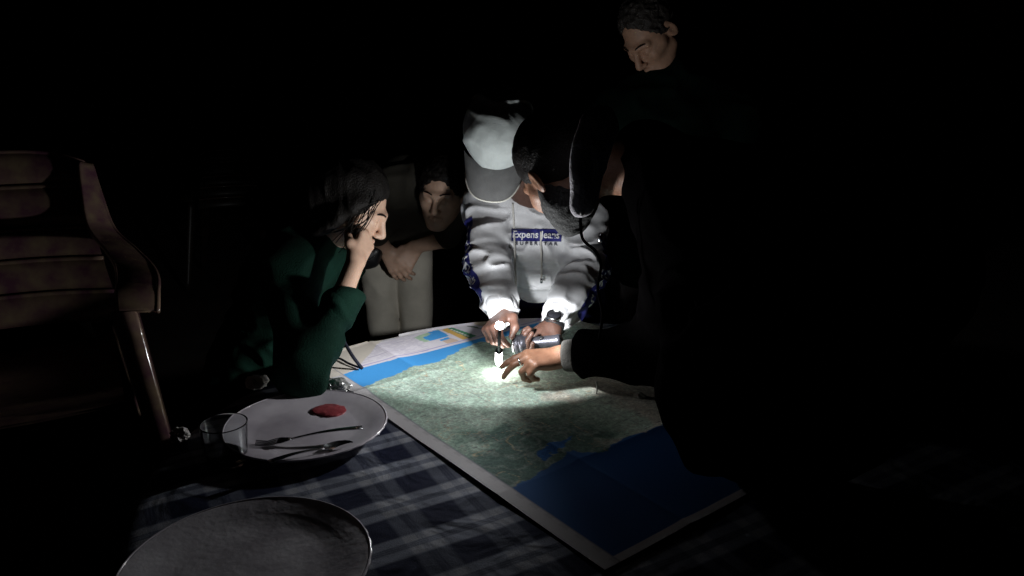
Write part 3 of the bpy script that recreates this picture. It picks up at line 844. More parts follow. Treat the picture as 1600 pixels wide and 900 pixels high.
    q = [(799 + 78 * i / nx, 357.5 + 1.2 * i / nx + 19 * j / ny) for j in range(ny + 1) for i in range(nx + 1)]
    fs = [(j * (nx + 1) + i, j * (nx + 1) + i + 1, (j + 1) * (nx + 1) + i + 1, (j + 1) * (nx + 1) + i) for j in range(ny) for i in range(nx)]
    pb = lay('printed_bar', q, fs, M['navy_print'], .0040, hd)
    vs, tf = text_pts('Expens Jeans', 15.5)
    lay('lettering', [(837.5 + a * .92 + .08 * b, 367 + .015 * a - b) for a, b, _ in vs], tf, M['white_print'], .0066, hd)
    vs, tf = text_pts('S U P E R S T A R', 7.0)
    lay('lettering', [(838 + a * 1.28, 381 + .02 * a - b) for a, b, _ in vs], tf, M['dark_print'], .0050, hd)
    # sleeve stripes with lettering
    def sleeve(s_, e_, w_, outw, side):
        l1, l2 = np.linalg.norm(e_ - s_), np.linalg.norm(w_ - e_)
        def at(s, ang):
            out = []
            for a, b in zip(s, ang):
                t = a * (l1 + l2)
                c = s_ + (e_ - s_) * min(t / l1, 1) if t < l1 else e_ + (w_ - e_) * (t - l1) / l2
                ax = nrm(w_ - s_)
                r0 = nrm(outw - ax * np.dot(outw, ax)); r1 = np.cross(ax, r0)
                out.append((c, r0 * math.cos(b) + r1 * math.sin(b)))
            C = np.array([o[0] for o in out]); D = np.array([o[1] for o in out])
            return C + D * .16, -D
        def lay2(name, s, ang, faces, m, off, parent):
            o, d = at(s, ang); return mesh_obj(name, H.project(o, d) - d * off, faces, m, parent)
        ns, na = 46, 8
        s = [.16 + .70 * i / ns for i in range(ns + 1) for j in range(na + 1)]; a = [side * (-.42 + .84 * j / na) for i in range(ns + 1) for j in range(na + 1)]
        fs = [(i * (na + 1) + j, i * (na + 1) + j + 1, (i + 1) * (na + 1) + j + 1, (i + 1) * (na + 1) + j) for i in range(ns) for j in range(na)]
        st = lay2('sleeve_stripe', s, a, fs, M['navy_print'], .0032, hd)
        vs, tf = text_pts('EXPENS JEANS', .092)
        lay2('lettering', [.47 + x * .92 for x, y, _ in vs], [side * y * 7.5 for x, y, _ in vs], tf, M['white_print'], .0045, hd)
    sleeve(shL, elL, wrL, V(-1, -.55, 0), 1)
    sleeve(shR, elR, wrR, V(1, -.25, 0), -1)
    # drawstrings
    def cordline(pts, r, nm='drawstring'):
        vs, fs = tube(spline(pts, 6), r, 7); return mesh_obj(nm, vs, fs, M['cord'], hd)
    def ch(a, b, off=.006):
        o = P(a, b, 1.9); d = nrm(o - V(0, 0, CAM_Z)); return (H.project(o, d) - d * off)[0]
    t0, t1 = ch(801, 318), ch(803, 352)
    cordline([t0, t1, ch(804, 385), P(805, 420, 2.22), P(806, 450, 2.21), P(805, 468, 2.21), P(803, 482, 2.21)], .0030)
    t0 = ch(845, 362)
    cordline([t0, ch(845, 380), ch(846, 405, .010), P(846, 436, 2.24)], .0026)
    e = P(846, 436, 2.24)
    vs, fs = tube([e + V(0, 0, .002), e - V(0, 0, .012)], [.0036, .0036], 8); mesh_obj('cord_tip', vs, fs, M['steel'], hd)
    # cap
    K = Sdf(); K.frame(Rh, hc, 1.0)
    K.disp = folds(.005, (16, 16, 26), 6.0); K.amp = .006
    K.ell((0, -.010, .050), (.093, .115, .105), k=.01); K.ell((0, .02, .075), (.078, .085, .082), k=.03)
    K.plane((0, .02, .018), (0, .10, -1))
    for i in range(6):
        a = math.pi / 6 + i * math.pi / 3
        pr = None
        for t in np.linspace(.25, 1.45, 6):
            q = V(.095 * math.cos(a) * math.sin(t), -.010 + .118 * math.sin(a) * math.sin(t), .050 + .109 * math.cos(t))
            if pr is not None: K.cap(pr, q, .0035, k=.006)
            pr = q
    K.frame()
    ck = K.mesh('cap', .0045, M['cap'], p, 1)
    nb = 22; rows = 10; vs = []
    for th in (0, 1):
        for j in range(rows + 1):
            for i in range(nb + 1):
                a = -1 + 2 * i / nb; t = j / rows
                xx = .086 * a * (1 - .10 * t); y0 = .092 * math.sqrt(max(1 - (a * .88) ** 2, .0)) + .004
                yy = y0 + t * (.082 * math.sqrt(max(1 - (.93 * a) ** 4, 0)) + .004)
                zz = .030 - .026 * a * a - .030 * t * t - .006 * t - th * .0035
                vs.append((xx, yy, zz))
    nn = (rows + 1) * (nb + 1); fs = []
    for th in (0, 1):
        for j in range(rows):
            for i in range(nb):
                q = (th * nn + j * (nb + 1) + i, th * nn + j * (nb + 1) + i + 1, th * nn + (j + 1) * (nb + 1) + i + 1, th * nn + (j + 1) * (nb + 1) + i)
                fs.append(q if th == 0 else q[::-1])
    rim = [rows * (nb + 1) + i for i in range(nb + 1)]
    mesh_obj('brim', xf(vs, Rh, hc), fs, M['brim'], ck)
    pts = [V(*vs[i]) + V(0, .0012, -.0018) for i in rim]
    t_, f_ = tube(pts, .0027, 7); mesh_obj('brim_edge', xf(t_, Rh, hc), f_, M['edge_lit'], ck)
    vs, fs = lathe([(.008, 0), (.0085, .003), (.006, .006), (.0005, .007)], 16); mesh_obj('button', xf([V(*v) + V(0, .0, .150) for v in vs], Rh, hc), fs, M['cap'], ck)
    # watch
    ax = nrm(elR - wrR); Rw = basis(x=V(-.3, -.6, .9), z=ax); wc = wrR + ax * .010
    vs, fs = lathe([(.027, -.011), (.0305, -.011), (.0320, -.008), (.0320, .008), (.0305, .011), (.027, .011)], 40)
    w = mesh_obj('wristwatch', xf(vs, Rw, wc), fs, M['black_plastic'], p)
    face_n = nrm(V(-.25, -.80, .55) - ax * np.dot(ax, V(-.25, -.80, .55))); Rf = basis(x=ax, z=face_n)
    vs, fs = lathe([(.014, -.003), (.0205, -.002), (.0215, .003), (.0205, .008), (.018, .0095), (.0172, .008)], 32); mesh_obj('watch_case', xf(vs, Rf, wc + face_n * .031), fs, M['steel'], w)
    vs, fs = lathe([(.0005, .0076), (.0172, .0076)], 32); vs, fs = lathe([(.0172, .006), (.0172, .0078), (.0165, .0084), (.0005, .0086)], 32)
    mesh_obj('dial', xf(vs, Rf, wc + face_n * .031), fs, M['watch_glass'], w)
build_hoodie_man()

# ------------------------------------------------------------------ pointing man in the black jacket
def build_pointing_man():
    hc = P(874, 268, 1.70)
    p = person(P(1340, 520, 1.75), 'man in black jacket leaning in from the right and pointing at the map')
    neck, pel = P(985, 262, 1.69), P(1330, 500, 1.78)
    shN, shF = P(1075, 330, 1.55), P(1050, 285, 1.90)
    elN, wrN = P(1060, 548, 1.79), P(880, 556, 1.875)
    elF, wrF = P(1100, 500, 2.10), P(1035, 548, 2.06)
    look = nrm(V(-.32, .66, -.68))
    B = Sdf()
    torso(B, pel, neck, shF, shN, -.02, w=.9)
    B.cap(neck, hc + V(.045, 0, .005), .060, .056, .03)
    for s_, e_, w_ in ((shN, elN, wrN), (shF, elF, wrF)): B.chain([s_, e_, w_], [.045, .038, .027], .02)
    up = nrm(V(-.55, .40, .74))
    Rh = head(B, hc, look, up, .98)
    X = nrm(T(760, 572, .805) - wrN)
    Rn, fing = hand(B, wrN, X, V(.10, -.22, 1), False, [(17, 12, 6), (24, 22, 12), (46, 62, 40), (52, 68, 40)], [(.040, .040, -.020), (.066, .040, -.032), (.088, .034, -.036)], .95, (1, 1, -1, -3))
    hand(B, wrF, V(-.9, .1, -.35), V(-.1, .2, 1), True, REST, THUMB_REST, .98)
    B.mesh('body', .0034, M['skin_dark'], p, 1)
    # ring on the third finger
    a, b = fing[1][0], fing[1][1]; c = a + (b - a) * .55; ax = nrm(b - a); R = basis(x=V(0, 0, 1) - ax * ax[2], z=ax)
    vs, fs = lathe([(.0093, -.0025), (.0108, -.0025), (.0112, 0), (.0108, .0025), (.0093, .0025)], 24); mesh_obj('ring', xf(vs, R, c), fs, M['silver'], p)
    # hair: close-cropped shell
    Hs = Sdf(); Hs.disp = folds(.003, (60, 60, 60), 3.0); Hs.amp = .004
    Hs.frame(Rh, hc, .98)
    Hs.ell((0, -.020, .040), (.083, .103, .096), k=.01); Hs.plane((0, .055, .045), (0, 1, -.35), .01); Hs.plane((0, -.02, -.035), (0, .45, -1), .01)
    Hs.frame(); Hs.mesh('hair', .0045, M['hair_black'], p)
    Bd = Sdf(); Bd.disp = folds(.004, (90, 90, 90), 7.0); Bd.amp = .004
    Bd.frame(Rh, hc, .98)
    Bd.ell((0, .028, -.046), (.0655, .068, .078), k=.01)
    for m_ in (-1, 1): Bd.cap((m_ * .062, .004, -.010), (m_ * .056, .002, -.058), .015, .021, k=.02); Bd.cap((m_ * .053, .0, -.055), (m_ * .018, .074, -.097), .022, .021, k=.03)
    Bd.ell((0, .074, -.100), (.028, .024, .021), k=.02)
    Bd.plane((0, .06, -.040), (0, .55, 1), .008)
    Bd.frame(); Bd.mesh('beard', .0042, M['beard'], p)
    # jacket
    J = Sdf(); J.disp = folds(.016, (8, 8, 14), 12.0); J.amp = .016
    torso(J, pel, neck + V(.065, .01, -.01), shF + V(.02, 0, 0), shN + V(.02, 0, 0), .030, .06, 1.05)
    J.ell(P(1120, 345, 1.72), (.16, .17, .15), None, .06)
    J.chain([shN, elN, wrN + nrm(elN - wrN) * .055], [.085, .080, .052], .05)
    J.ell(P(1120, 470, 1.72), (.13, .12, .14), None, .08)  # bulk added under the chest to block light towards the right
    J.ell(P(1250, 600, 1.40), (.250, .060, .205), np.array(Matrix.Rotation(.10, 3, 'Y')), .06)      # open coat front hanging down to the table
    J.ell(P(1330, 430, 1.50), (.24, .12, .20), None, .08)
    J.cap(P(1085, 480, 1.50), P(1110, 700, 1.40), .07, .05, .06)
    J.chain([shF, elF, wrF + nrm(elF - wrF) * .03], [.080, .068, .050], .04)
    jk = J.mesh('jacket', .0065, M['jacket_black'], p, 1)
    # knitted cuff
    ax = nrm(elN - wrN); R = basis(x=V(0, 0, 1) - ax * ax[2], z=ax)
    vs, fs = lathe([(.028, .004), (.036, .002), (.0385, .008), (.040, .030), (.0425, .056), (.036, .062), (.028, .062)], 64, lambda r, z, a: (r + .0009 * math.sin(32 * a), z))
    mesh_obj('cuff', xf(vs, R, wrN), fs, M['rib'], jk)
    # fleece collar standing off the neck, its edge ribbed
    C = Sdf(); C.disp = folds(.004, (22, 22, 22), 5.0); C.amp = .005
    # left lapel hanging down from the neck
    lp = spline([P(934, 182, 1.53), P(915, 220, 1.52), P(906, 275, 1.52), P(905, 328, 1.54)], 5)
    C.chain(lp, np.linspace(.020, .008, len(lp)), .02)
    lp2 = spline([P(944, 190, 1.55), P(931, 228, 1.54), P(920, 280, 1.54), P(910, 326, 1.55)], 5)
    C.chain(lp2, np.linspace(.020, .007, len(lp2)), .03)
    cl = C.mesh('collar', .0050, M['collar'], jk, 1)
    rb = spline([P(948, 176, 1.515), P(938, 224, 1.510), P(926, 280, 1.515), P(909, 336, 1.53)], 8)
    vs, fs = tube(rb, [.0042] * len(rb), 8); mesh_obj('collar_piping', vs, fs, M['cord'], cl)
    # cord with toggle hanging from the collar
    q = spline([P(907, 334, 1.62), P(910, 372, 1.62), P(930, 392, 1.63), P(939, 415, 1.64), P(934, 450, 1.66), P(941, 490, 1.67), P(936, 530, 1.69)], 6)
    vs, fs = tube(q, .0032, 8); mesh_obj('strap', vs, fs, M['jacket_black'], jk)
    vs, fs = lathe([(.003, -.010), (.006, -.008), (.007, 0), (.006, .008), (.003, .010)], 14); mesh_obj('toggle', xf(vs, np.eye(3), P(939, 371, 1.63)), fs, M['steel'], jk)
    q = [P(932, 596, 1.83), P(933, 606, 1.83), P(931, 619, 1.84)]
    vs, fs = tube(spline(q, 4), .0022, 6); mesh_obj('sleeve_cord', vs, fs, M['cord'], jk)
    # front edge piping of the open jacket
    def onj(a, b):
        o = P(a, b, 1.1); d = nrm(o - V(0, 0, CAM_Z)); return (J.project(o, d) - d * .003)[0]
    # trousers
    hips = [pel + V(0, .09, -.03), pel + V(0, -.09, -.03)]
    kn = [pel + V(.06, .10, -.48), pel + V(.03, -.10, -.48)]; kn = [V(k_[0], k_[1], .50) for k_ in kn]; an = [V(k_[0] + .08, k_[1], .08) for k_ in kn]
    Q = Sdf(); Q.disp = folds(.010, (7, 7, 12), 4.0); Q.amp = .01
    Q.ell(pel, (.15, .17, .14), None, .04); legs(Q, pel, hips, kn, an, .015)
    Q.mesh('trousers', .010, M['black_cloth'], p)
    for a in an: shoe(p, a, (-1, 0))
build_pointing_man()

# ------------------------------------------------------------------ woman resting her chin on her fist
def build_woman():
    p = person(P(400, 610, 2.30), 'long-haired person in green jacket resting chin on fist at the left of the map')
    hc = P(553, 322, 2.06)
    neck, pel = P(490, 385, 2.16), P(405, 585, 2.34)
    shN, shF = P(448, 425, 2.02), P(512, 415, 2.26)
    elN = T(484, 587, TABLE_Z + .050); wrN = P(556, 408, 1.975)
    elF, wrF = P(452, 600, 2.22), P(440, 588, 2.02)
    elF = P(470, 545, 2.34); wrF = P(430, 600, 2.36)
    look = nrm(V(.82, -.10, -.52))
    B = Sdf()
    torso(B, pel, neck, shF, shN, -.02, w=.8)
    B.cap(neck, hc + V(-.03, 0, -.05), .048, .046, .03)
    B.chain([shN, elN, wrN], [.040, .030, .024], .02); B.chain([shF, elF, wrF], [.040, .036, .024], .02)
    B.cap(elN + (wrN - elN) * .30, elN + (wrN - elN) * .62, .030, .033, .02)
    Rh = head(B, hc, look, (0.3, 0, 1), .89)
    X = nrm(P(578, 362, 2.03) - wrN)
    hand(B, wrN, X, V(.55, -.75, -.25), True, [(70, 80, 50), (75, 80, 50), (78, 82, 50), (80, 82, 50)], [(.035, .040, -.014), (.060, .040, -.030), (.076, .028, -.040)], .88)
    hand(B, wrF, V(.6, -.6, -.3), V(.2, .2, 1), False, REST, THUMB_REST, .88)
    B.mesh('body', .0038, M['skin_light'], p, 1)
    # hair
    H = Sdf(); H.disp = folds(.006, (50, 50, 14), 3.0); H.amp = .006
    H.frame(Rh, hc, .90)
    H.ell((0, -.030, .045), (.090, .108, .100), k=.02); H.ell((0, -.09, -.01), (.075, .065, .105), k=.04)
    for m in (-1, 1): H.cap((m * .078, .02, .03), (m * .080, -.03, -.10), .024, .022, k=.03)
    H.plane((0, .070, .055), (0, 1, -.55), .02)
    H.frame()
    hr = H.mesh('hair', .005, M['hair_black'], p)
    brows(Rh, hc, .89, M['hair_black'], p)
    rs = random.Random(3)
    for i in range(26):
        m = 1 if i % 3 else -1
        a = Rh @ (V(m * .070, .045 + rs.uniform(-.02, .03), .07 + rs.uniform(-.02, .02)) * .93) + hc
        b = Rh @ (V(m * (.082 + rs.uniform(0, .012)), .045 + rs.uniform(-.03, .03), .0) * .93) + hc
        c = Rh @ (V(m * (.074 + rs.uniform(0, .02)), .035 + rs.uniform(-.05, .04), -.09 + rs.uniform(-.03, .03)) * .93) + hc
        vs, fs = tube(spline([a, b, c], 5), .0011, 5, False); mesh_obj('strand', vs, fs, M['hair_black'], hr)
    # jacket
    J = Sdf(); J.disp = folds(.016, (9, 9, 16), 15.0); J.amp = .016
    torso(J, pel, neck, shF, shN, .028, .06, .95)
    cuffp = elN + (wrN - elN) * .58
    J.chain([shN, elN + V(-.015, -.01, .006)], [.068, .052], .04); J.chain([elN + V(-.012, -.008, .006), cuffp], [.052, .043], .03)
    J.chain([shF, elF, wrF], [.074, .062, .045], .04)
    J.plane(elN, (0, 0, -1)) if False else None
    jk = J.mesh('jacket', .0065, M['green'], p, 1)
    # turned sleeve opening, flaring round the bare forearm
    ax = nrm(wrN - elN); R = basis(x=V(1, 0, 0) - ax * ax[0], z=ax)
    vs, fs = lathe([(.040, -.06), (.045, -.05), (.046, -.02), (.049, .012), (.052, .030), (.0500, .031), (.046, .010), (.040, -.02)], 40, lambda r, z, a: (r * (1 + .10 * math.cos(a - .4) + .03 * math.sin(3 * a)) , z + .018 * math.cos(a)))
    mesh_obj('sleeve_cuff', xf(vs, R, cuffp), fs, M['green'], jk)
    # hem cord lying on the map
    q = spline([P(532, 522, 1.98), P(540, 538, 1.97), P(552, 558, 1.96), T(566, 576, TABLE_Z + .008)], 6)
    vs, fs = tube(q, .0045, 8); mesh_obj('hem_cord', vs, fs, M['black_cloth'], jk)
    q = spline([T(512, 588, TABLE_Z + .008), T(516, 572, TABLE_Z + .010), T(528, 560, TABLE_Z + .009), T(545, 568, TABLE_Z + .008), T(563, 575, TABLE_Z + .008)], 6)
    vs, fs = tube(q, .0030, 8); mesh_obj('hem_cord', vs, fs, M['black_cloth'], jk)
    Q = Sdf()
    kn = [pel + V(.30, -.12, -.02), pel + V(.18, -.30, -.02)]; an = [V(kn[0][0], kn[0][1], .08), V(kn[1][0], kn[1][1], .08)]
    Q.ell(pel + V(0, 0, -.04), (.16, .15, .11), None, .04); legs(Q, pel, [pel + V(.03, .08, -.04), pel + V(-.03, -.08, -.04)], kn, an, .012)
    Q.mesh('trousers', .010, M['black_cloth'], p)
    for a in an: shoe(p, a, (.7, -.5))
    st = empty('stool', (pel[0], pel[1], 0), 'dark round wooden stool under the person in the green jacket', 'stool')
    zt = pel[2] - .15
    vs, fs = lathe([(.002, zt - .03), (.16, zt - .03), (.17, zt - .015), (.16, zt), (.002, zt)], 32); mesh_obj('seat', xf(vs, np.eye(3), V(pel[0], pel[1], 0)), fs, M['wood'], st)
    for a in (.4, 1.97, 3.54, 5.1):
        vs, fs = tube([V(pel[0] + .12 * math.cos(a), pel[1] + .12 * math.sin(a), zt - .031), V(pel[0] + .17 * math.cos(a), pel[1] + .17 * math.sin(a), -.02)], [.018, .014], 8); mesh_obj('leg', vs, fs, M['wood'], st)
build_woman()

# ------------------------------------------------------------------ bending person in khaki trousers
def build_khaki():
    p = person(P(620, 520, 3.1), 'person in khaki trousers bending forward, hands on thighs, behind the map')
    pel = P(618, 330, 3.20); neck = P(668, 282, 2.88); hc = P(690, 302, 2.74)
    shL, shR = P(612, 305, 2.90), P(722, 300, 2.92)
    elL, wrL = P(585, 365, 2.92), P(604, 392, 2.98)
    elR, wrR = P(700, 372, 2.95), P(650, 385, 2.98)
    look = nrm(T(700, 590) - hc)
    look = nrm(look + V(-.25, -.15, .1))
    B = Sdf()
    torso(B, pel, neck, shL, shR, -.02, w=.85)
    B.cap(neck, hc + V(0, .03, .0), .052, .050, .03)
    for s_, e_, w_ in ((shL, elL, wrL), (shR, elR, wrR)): B.chain([s_, e_, w_], [.042, .036, .026], .02)
    Rh = head(B, hc, look, (0.1, 0, 1), .95)
    hand(B, wrL, V(.5, -.2, -.8), V(-.1, -1, .1), True, REST, THUMB_REST, .95); hand(B, wrR, V(-.55, -.2, -.8), V(.1, -1, .1), False, REST, THUMB_REST, .95)
    B.mesh('body', .0042, M['skin_light'], p, 1)
    H = Sdf(); H.disp = folds(.010, (70, 70, 70), 3.0); H.amp = .008
    H.frame(Rh, hc, .95); H.ell((0, -.020, .040), (.084, .104, .097), k=.01); H.plane((0, .062, .055), (0, 1, -.35), .01); H.plane((0, -.02, -.04), (0, .4, -1), .01)
    H.frame(); H.mesh('hair', .0045, M['hair_black'], p); brows(Rh, hc, .95, M['hair_black'], p)
    J = Sdf(); J.disp = folds(.012, (9, 9, 16), 19.0); J.amp = .012
    torso(J, pel + (neck - pel) * .10, neck, shL, shR, .024, .05, 1.02)
    for s_, e_ in ((shL, elL), (shR, elR)): J.chain([s_, s_ + (e_ - s_) * .9], [.066, .056], .03)
    J.mesh('shirt', .008, M['olive'], p)
    hips = [pel + V(-.085, -.02, -.06), pel + V(.075, -.02, -.06)]
    kn = [V(P(594, 520, 3.06)[0], 3.0, .46), V(P(645, 520, 3.06)[0], 3.0, .46)]; an = [V(kn[0][0] - .02, 3.10, .08), V(kn[1][0] + .02, 3.10, .08)]
    Q = Sdf(); Q.disp = folds(.011, (8, 8, 8), 21.0); Q.amp = .012
    Q.ell(pel + V(0, 0, -.03), (.165, .13, .13), None, .03)
    for h, k_, a in zip(hips, kn, an): Q.chain([h, k_, a], [.080, .063, .058], .008)
    tr = Q.mesh('trousers', .007, M['khaki'], p)
    for a in an: shoe(p, a, (0, -1))
    W = Sdf(); W.disp = folds(.005, (20, 20, 20), 2.0); W.amp = .005
    c = P(574, 402, 2.96)
    W.ell(c, (.050, .030, .046), None, .01); W.cap(c + V(-.03, 0, .02), c + V(.035, 0, .025), .022, k=.02)
    wb = W.mesh('hip_pouch', .005, M['black_plastic'], p)
    vs, fs = tube(spline([c + V(-.03, -.035, .0), c + V(.0, -.036, -.008), c + V(.035, -.03, .012)], 5), .0022, 6); mesh_obj('zip', vs, fs, M['steel'], wb)
build_khaki()

# ------------------------------------------------------------------ tall man standing at the back right
def build_tall():
    hc = P(1016, 52, 2.58)
    p = person(P(1010, 520, 2.75), 'tall man standing behind on the right, looking down from the top of the picture')
    neck = P(1052, 138, 2.66); pel = V(P(1000, 440, 2.78)[0], P(1000, 440, 2.78)[1], .86)
    neck = V(neck[0] - .01, neck[1], neck[2])
    shL, shR = P(968, 180, 2.66), P(1142, 185, 2.72)
    elL, wrL = P(948, 300, 2.74), P(1040, 420, 2.68); elR, wrR = P(1165, 320, 2.75), P(1120, 420, 2.65)
    look = nrm(V(-.52, -.50, -.80))
    B = Sdf()
    torso(B, pel, neck, shL, shR, -.02, w=.9)
    B.cap(neck, hc + V(.02, .02, -.04), .056, .054, .03)
    for s_, e_, w_ in ((shL, elL, wrL), (shR, elR, wrR)): B.chain([s_, e_, w_], [.045, .038, .027], .02)
    Rh = head(B, hc, look, (-.15, 0, 1), 1.02)
    hand(B, wrL, V(.4, -.3, -.8), V(-.3, -1, .1), True, REST, THUMB_REST); hand(B, wrR, V(-.4, -.3, -.8), V(.3, -1, .1), False, REST, THUMB_REST)
    B.mesh('body', .0042, M['skin_mid'], p, 1)
    H = Sdf(); H.disp = folds(.010, (70, 70, 70), 3.0); H.amp = .008
    H.frame(Rh, hc, 1.02); H.ell((0, -.020, .040), (.082, .102, .095), k=.01); H.plane((0, .050, .060), (0, 1, -.4), .01); H.plane((0, -.02, -.03), (0, .4, -1), .01)
    H.frame(); H.mesh('hair', .0045, M['hair_grey'], p); brows(Rh, hc, 1.02, M['hair_black'], p)
    J = Sdf(); J.disp = folds(.016, (8, 8, 14), 25.0); J.amp = .016
    torso(J, pel + V(0, 0, .02), neck, shL, shR, .030, .06, 1.05)
    for s_, e_, w_ in ((shL, elL, wrL), (shR, elR, wrR)): J.chain([s_, e_, w_], [.078, .066, .048], .04)
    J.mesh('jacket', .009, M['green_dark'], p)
    Q = Sdf(); Q.disp = folds(.011, (8, 8, 8), 27.0); Q.amp = .012
    hips = [pel + V(-.09, 0, -.06), pel + V(.09, 0, -.06)]; kn = [V(h[0] + o, h[1] - .02, .46) for h, o in zip(hips, (-.02, .02))]; an = [V(k_[0], k_[1] + .06, .08) for k_ in kn]
    Q.ell(pel, (.17, .13, .13), None, .04); legs(Q, pel, hips, kn, an, .012)
    Q.mesh('trousers', .010, M['grey_cloth'], p)
    for a in an: shoe(p, a, (-.3, -1))
build_tall()

# ------------------------------------------------------------------ plastic armchairs
def band(path, width_dir, w, t):
    """flat moulded strip along path; width_dir list of vectors; w half-widths; t thickness"""
    vs, fs = [], []
    n = len(path)
    for i, q in enumerate(path):
        tn = nrm(path[min(i + 1, n - 1)] - path[max(i - 1, 0)]); wd = nrm(width_dir[i] - tn * np.dot(width_dir[i], tn)); nn = np.cross(tn, wd)
        hw = w[i]
        for a, b in ((-1, -.4), (-.9, -.5), (.9, -.5), (1, -.4), (1, .4), (.9, .5), (-.9, .5), (-1, .4)): vs.append(q + wd * hw * a + nn * t * b)
    for i in range(n - 1):
        for k in range(8): fs.append((i * 8 + k, i * 8 + (k + 1) % 8, (i + 1) * 8 + (k + 1) % 8, (i + 1) * 8 + k))
    fs.append(tuple(range(8))[::-1]); fs.append(tuple((n - 1) * 8 + k for k in range(8)))
    return vs, fs
def build_chair():
    c = empty('plastic_armchair', (0, 0, 0), '', 'chair')
    m = M['plastic']
    # x right, y forward, z up
    back = lambda x, z: V(x, -.20 - .16 * (z - .42) / .46 + 1.1 * x * x, z)      # curved reclining back
    seat_v, seat_f = [], []
    NX, NY = 14, 12
    for th in (0, 1):
        for j in range(NY + 1):
            for i in range(NX + 1):
                a, b = -1 + 2 * i / NX, j / NY
                x = a * (.20 + .03 * b); y = -.21 + .44 * b
                z = .42 + .012 * a * a - .02 * math.sin(b * math.pi) - .03 * max(0, b - .8) * 5 * (b - .8) * 5 * .5 - th * .006
                seat_v.append((x, y, z))
    nn = (NX + 1) * (NY + 1)
    for th in (0, 1):
        for j in range(NY):
            for i in range(NX):
                q = (th * nn + j * (NX + 1) + i, th * nn + j * (NX + 1) + i + 1, th * nn + (j + 1) * (NX + 1) + i + 1, th * nn + (j + 1) * (NX + 1) + i)
                seat_f.append(q if th == 0 else q[::-1])
    mesh_obj('seat', seat_v, seat_f, m, c)
    hwid = lambda z: .185 + .055 * max(0, (.74 - z) / .30) ** 1.3
    for z0, z1 in ((.475, .545), (.555, .625), (.635, .70), (.71, .80), (.81, .885)):
        zc = (z0 + z1) / 2
        vs, fs = [], []
        nx = 18
        for th in (0, 1):
            for j in range(5):
                z = z0 + (z1 - z0) * j / 4
                for i in range(nx + 1):
                    x = -hwid(z) + 2 * hwid(z) * i / nx
                    drop = .030 * (abs(x) / .19) ** 3 if z1 > .88 else 0
                    q = back(x, z - drop * j / 4)
                    bulge = .008 * math.sin(math.pi * j / 4)
                    q = q + V(0, bulge - th * .009, 0)
                    vs.append(q)
        nn2 = 5 * (nx + 1)
        for th in (0, 1):
            for j in range(4):
                for i in range(nx):
                    q = (th * nn2 + j * (nx + 1) + i, th * nn2 + j * (nx + 1) + i + 1, th * nn2 + (j + 1) * (nx + 1) + i + 1, th * nn2 + (j + 1) * (nx + 1) + i)
                    fs.append(q[::-1] if th == 0 else q)
        for e in (0, 4):
            for i in range(nx):
                q = (e * (nx + 1) + i, e * (nx + 1) + i + 1, nn2 + e * (nx + 1) + i + 1, nn2 + e * (nx + 1) + i); fs.append(q if e == 0 else q[::-1])
        mesh_obj('back_slat', vs, fs, m, c)
        # rolled lip along each slat's top edge
        q = [back(-hwid(z1) + 2 * hwid(z1) * i / 18, z1 - (.030 * (abs(-1 + 2 * i / 18)) ** 3 if z1 > .88 else 0)) + V(0, -.003, 0) for i in range(19)]
        vs, fs = tube(q, .0060, 8); mesh_obj('slat_lip', vs, fs, m, c)
    for s in (-1, 1):
        # side post sweeping from the top of the back into the arm
        ctrl = [back(s * .186, .855), back(s * .192, .78), back(s * .205, .70) + V(0, .01, 0), V(s * .245, -.13, .665), V(s * .272, -.03, .645), V(s * .280, .08, .640), V(s * .278, .165, .630), V(s * .276, .205, .600)]
        pth = spline(ctrl, 6); n_ = len(pth)
        wd = [V(s * (.35 + .65 * i / n_), -.5 + .5 * i / n_, -.15) for i in range(n_)]
        w = [.022 + .020 * math.sin(math.pi * min(1, i / n_ * .75)) for i in range(n_)]
        vs, fs = band(pth, wd, w, .010); mesh_obj('armrest', vs, fs, m, c)
        vs, fs = tube([q + nrm(w_) * h for q, w_, h in zip(pth, wd, w)], .0065, 8); mesh_obj('arm_lip', vs, fs, m, c)
        for nm, top, foot in (('leg', V(s * .276, .205, .605), V(s * .350, .325, 0)), ('leg', V(s * .205, -.20, .47), V(s * .255, -.30, 0))):
            pth = [top + (foot - top) * t + V(0, 0, 0) for t in np.linspace(0, 1, 12)]
            fr = nrm(V(s * .35, foot[1] - top[1] > 0 and 1 or -1, 0))
            # angle section: an outer and a front flange meeting in a rounded ridge
            o1 = V(s, 0, 0); o2 = V(0, np.sign(foot[1]), 0)
            vs, fs = [], []
            for i, q in enumerate(pth):
                t = i / 11; a = .050 - .018 * t; b = .046 - .016 * t; th = .006
                prof = [q - o1 * a, q - o1 * .006 + o2 * .001, q - o1 * .002 - o2 * .002, q - o2 * b + o1 * 0, q - o2 * b - o1 * th, q - o1 * th * 1.6 - o2 * th * 1.6, q - o1 * a - o2 * th]
                vs += prof
            k_ = 7
            for i in range(11):
                for k2 in range(k_): fs.append((i * k_ + k2, i * k_ + (k2 + 1) % k_, (i + 1) * k_ + (k2 + 1) % k_, (i + 1) * k_ + k2))
            fs.append(tuple(range(k_))); fs.append(tuple(11 * k_ + k2 for k2 in range(k_)))
            mesh_obj('leg', vs, fs, m, c)
        # apron joining the arm's front and the seat
        vs, fs = band([V(s * .225, -.15, .415), V(s * .235, .0, .408), V(s * .262, .215, .412)], [V(0, 0, 1)] * 3, [.022] * 3, .007); mesh_obj('seat_rail', vs, fs, m, c)
    return c
ch = build_chair()
ch['label'] = 'glossy pale plastic armchair with slatted back at the far left of the table'
ch['group'] = 'plastic armchairs'
f_ = nrm(V(math.cos(math.radians(-65)), math.sin(math.radians(-65)), 0))
ch.location = (-1.115, 1.60, STEP_Z); ch.rotation_euler = (0, 0, math.atan2(f_[1], f_[0]) - math.pi / 2)
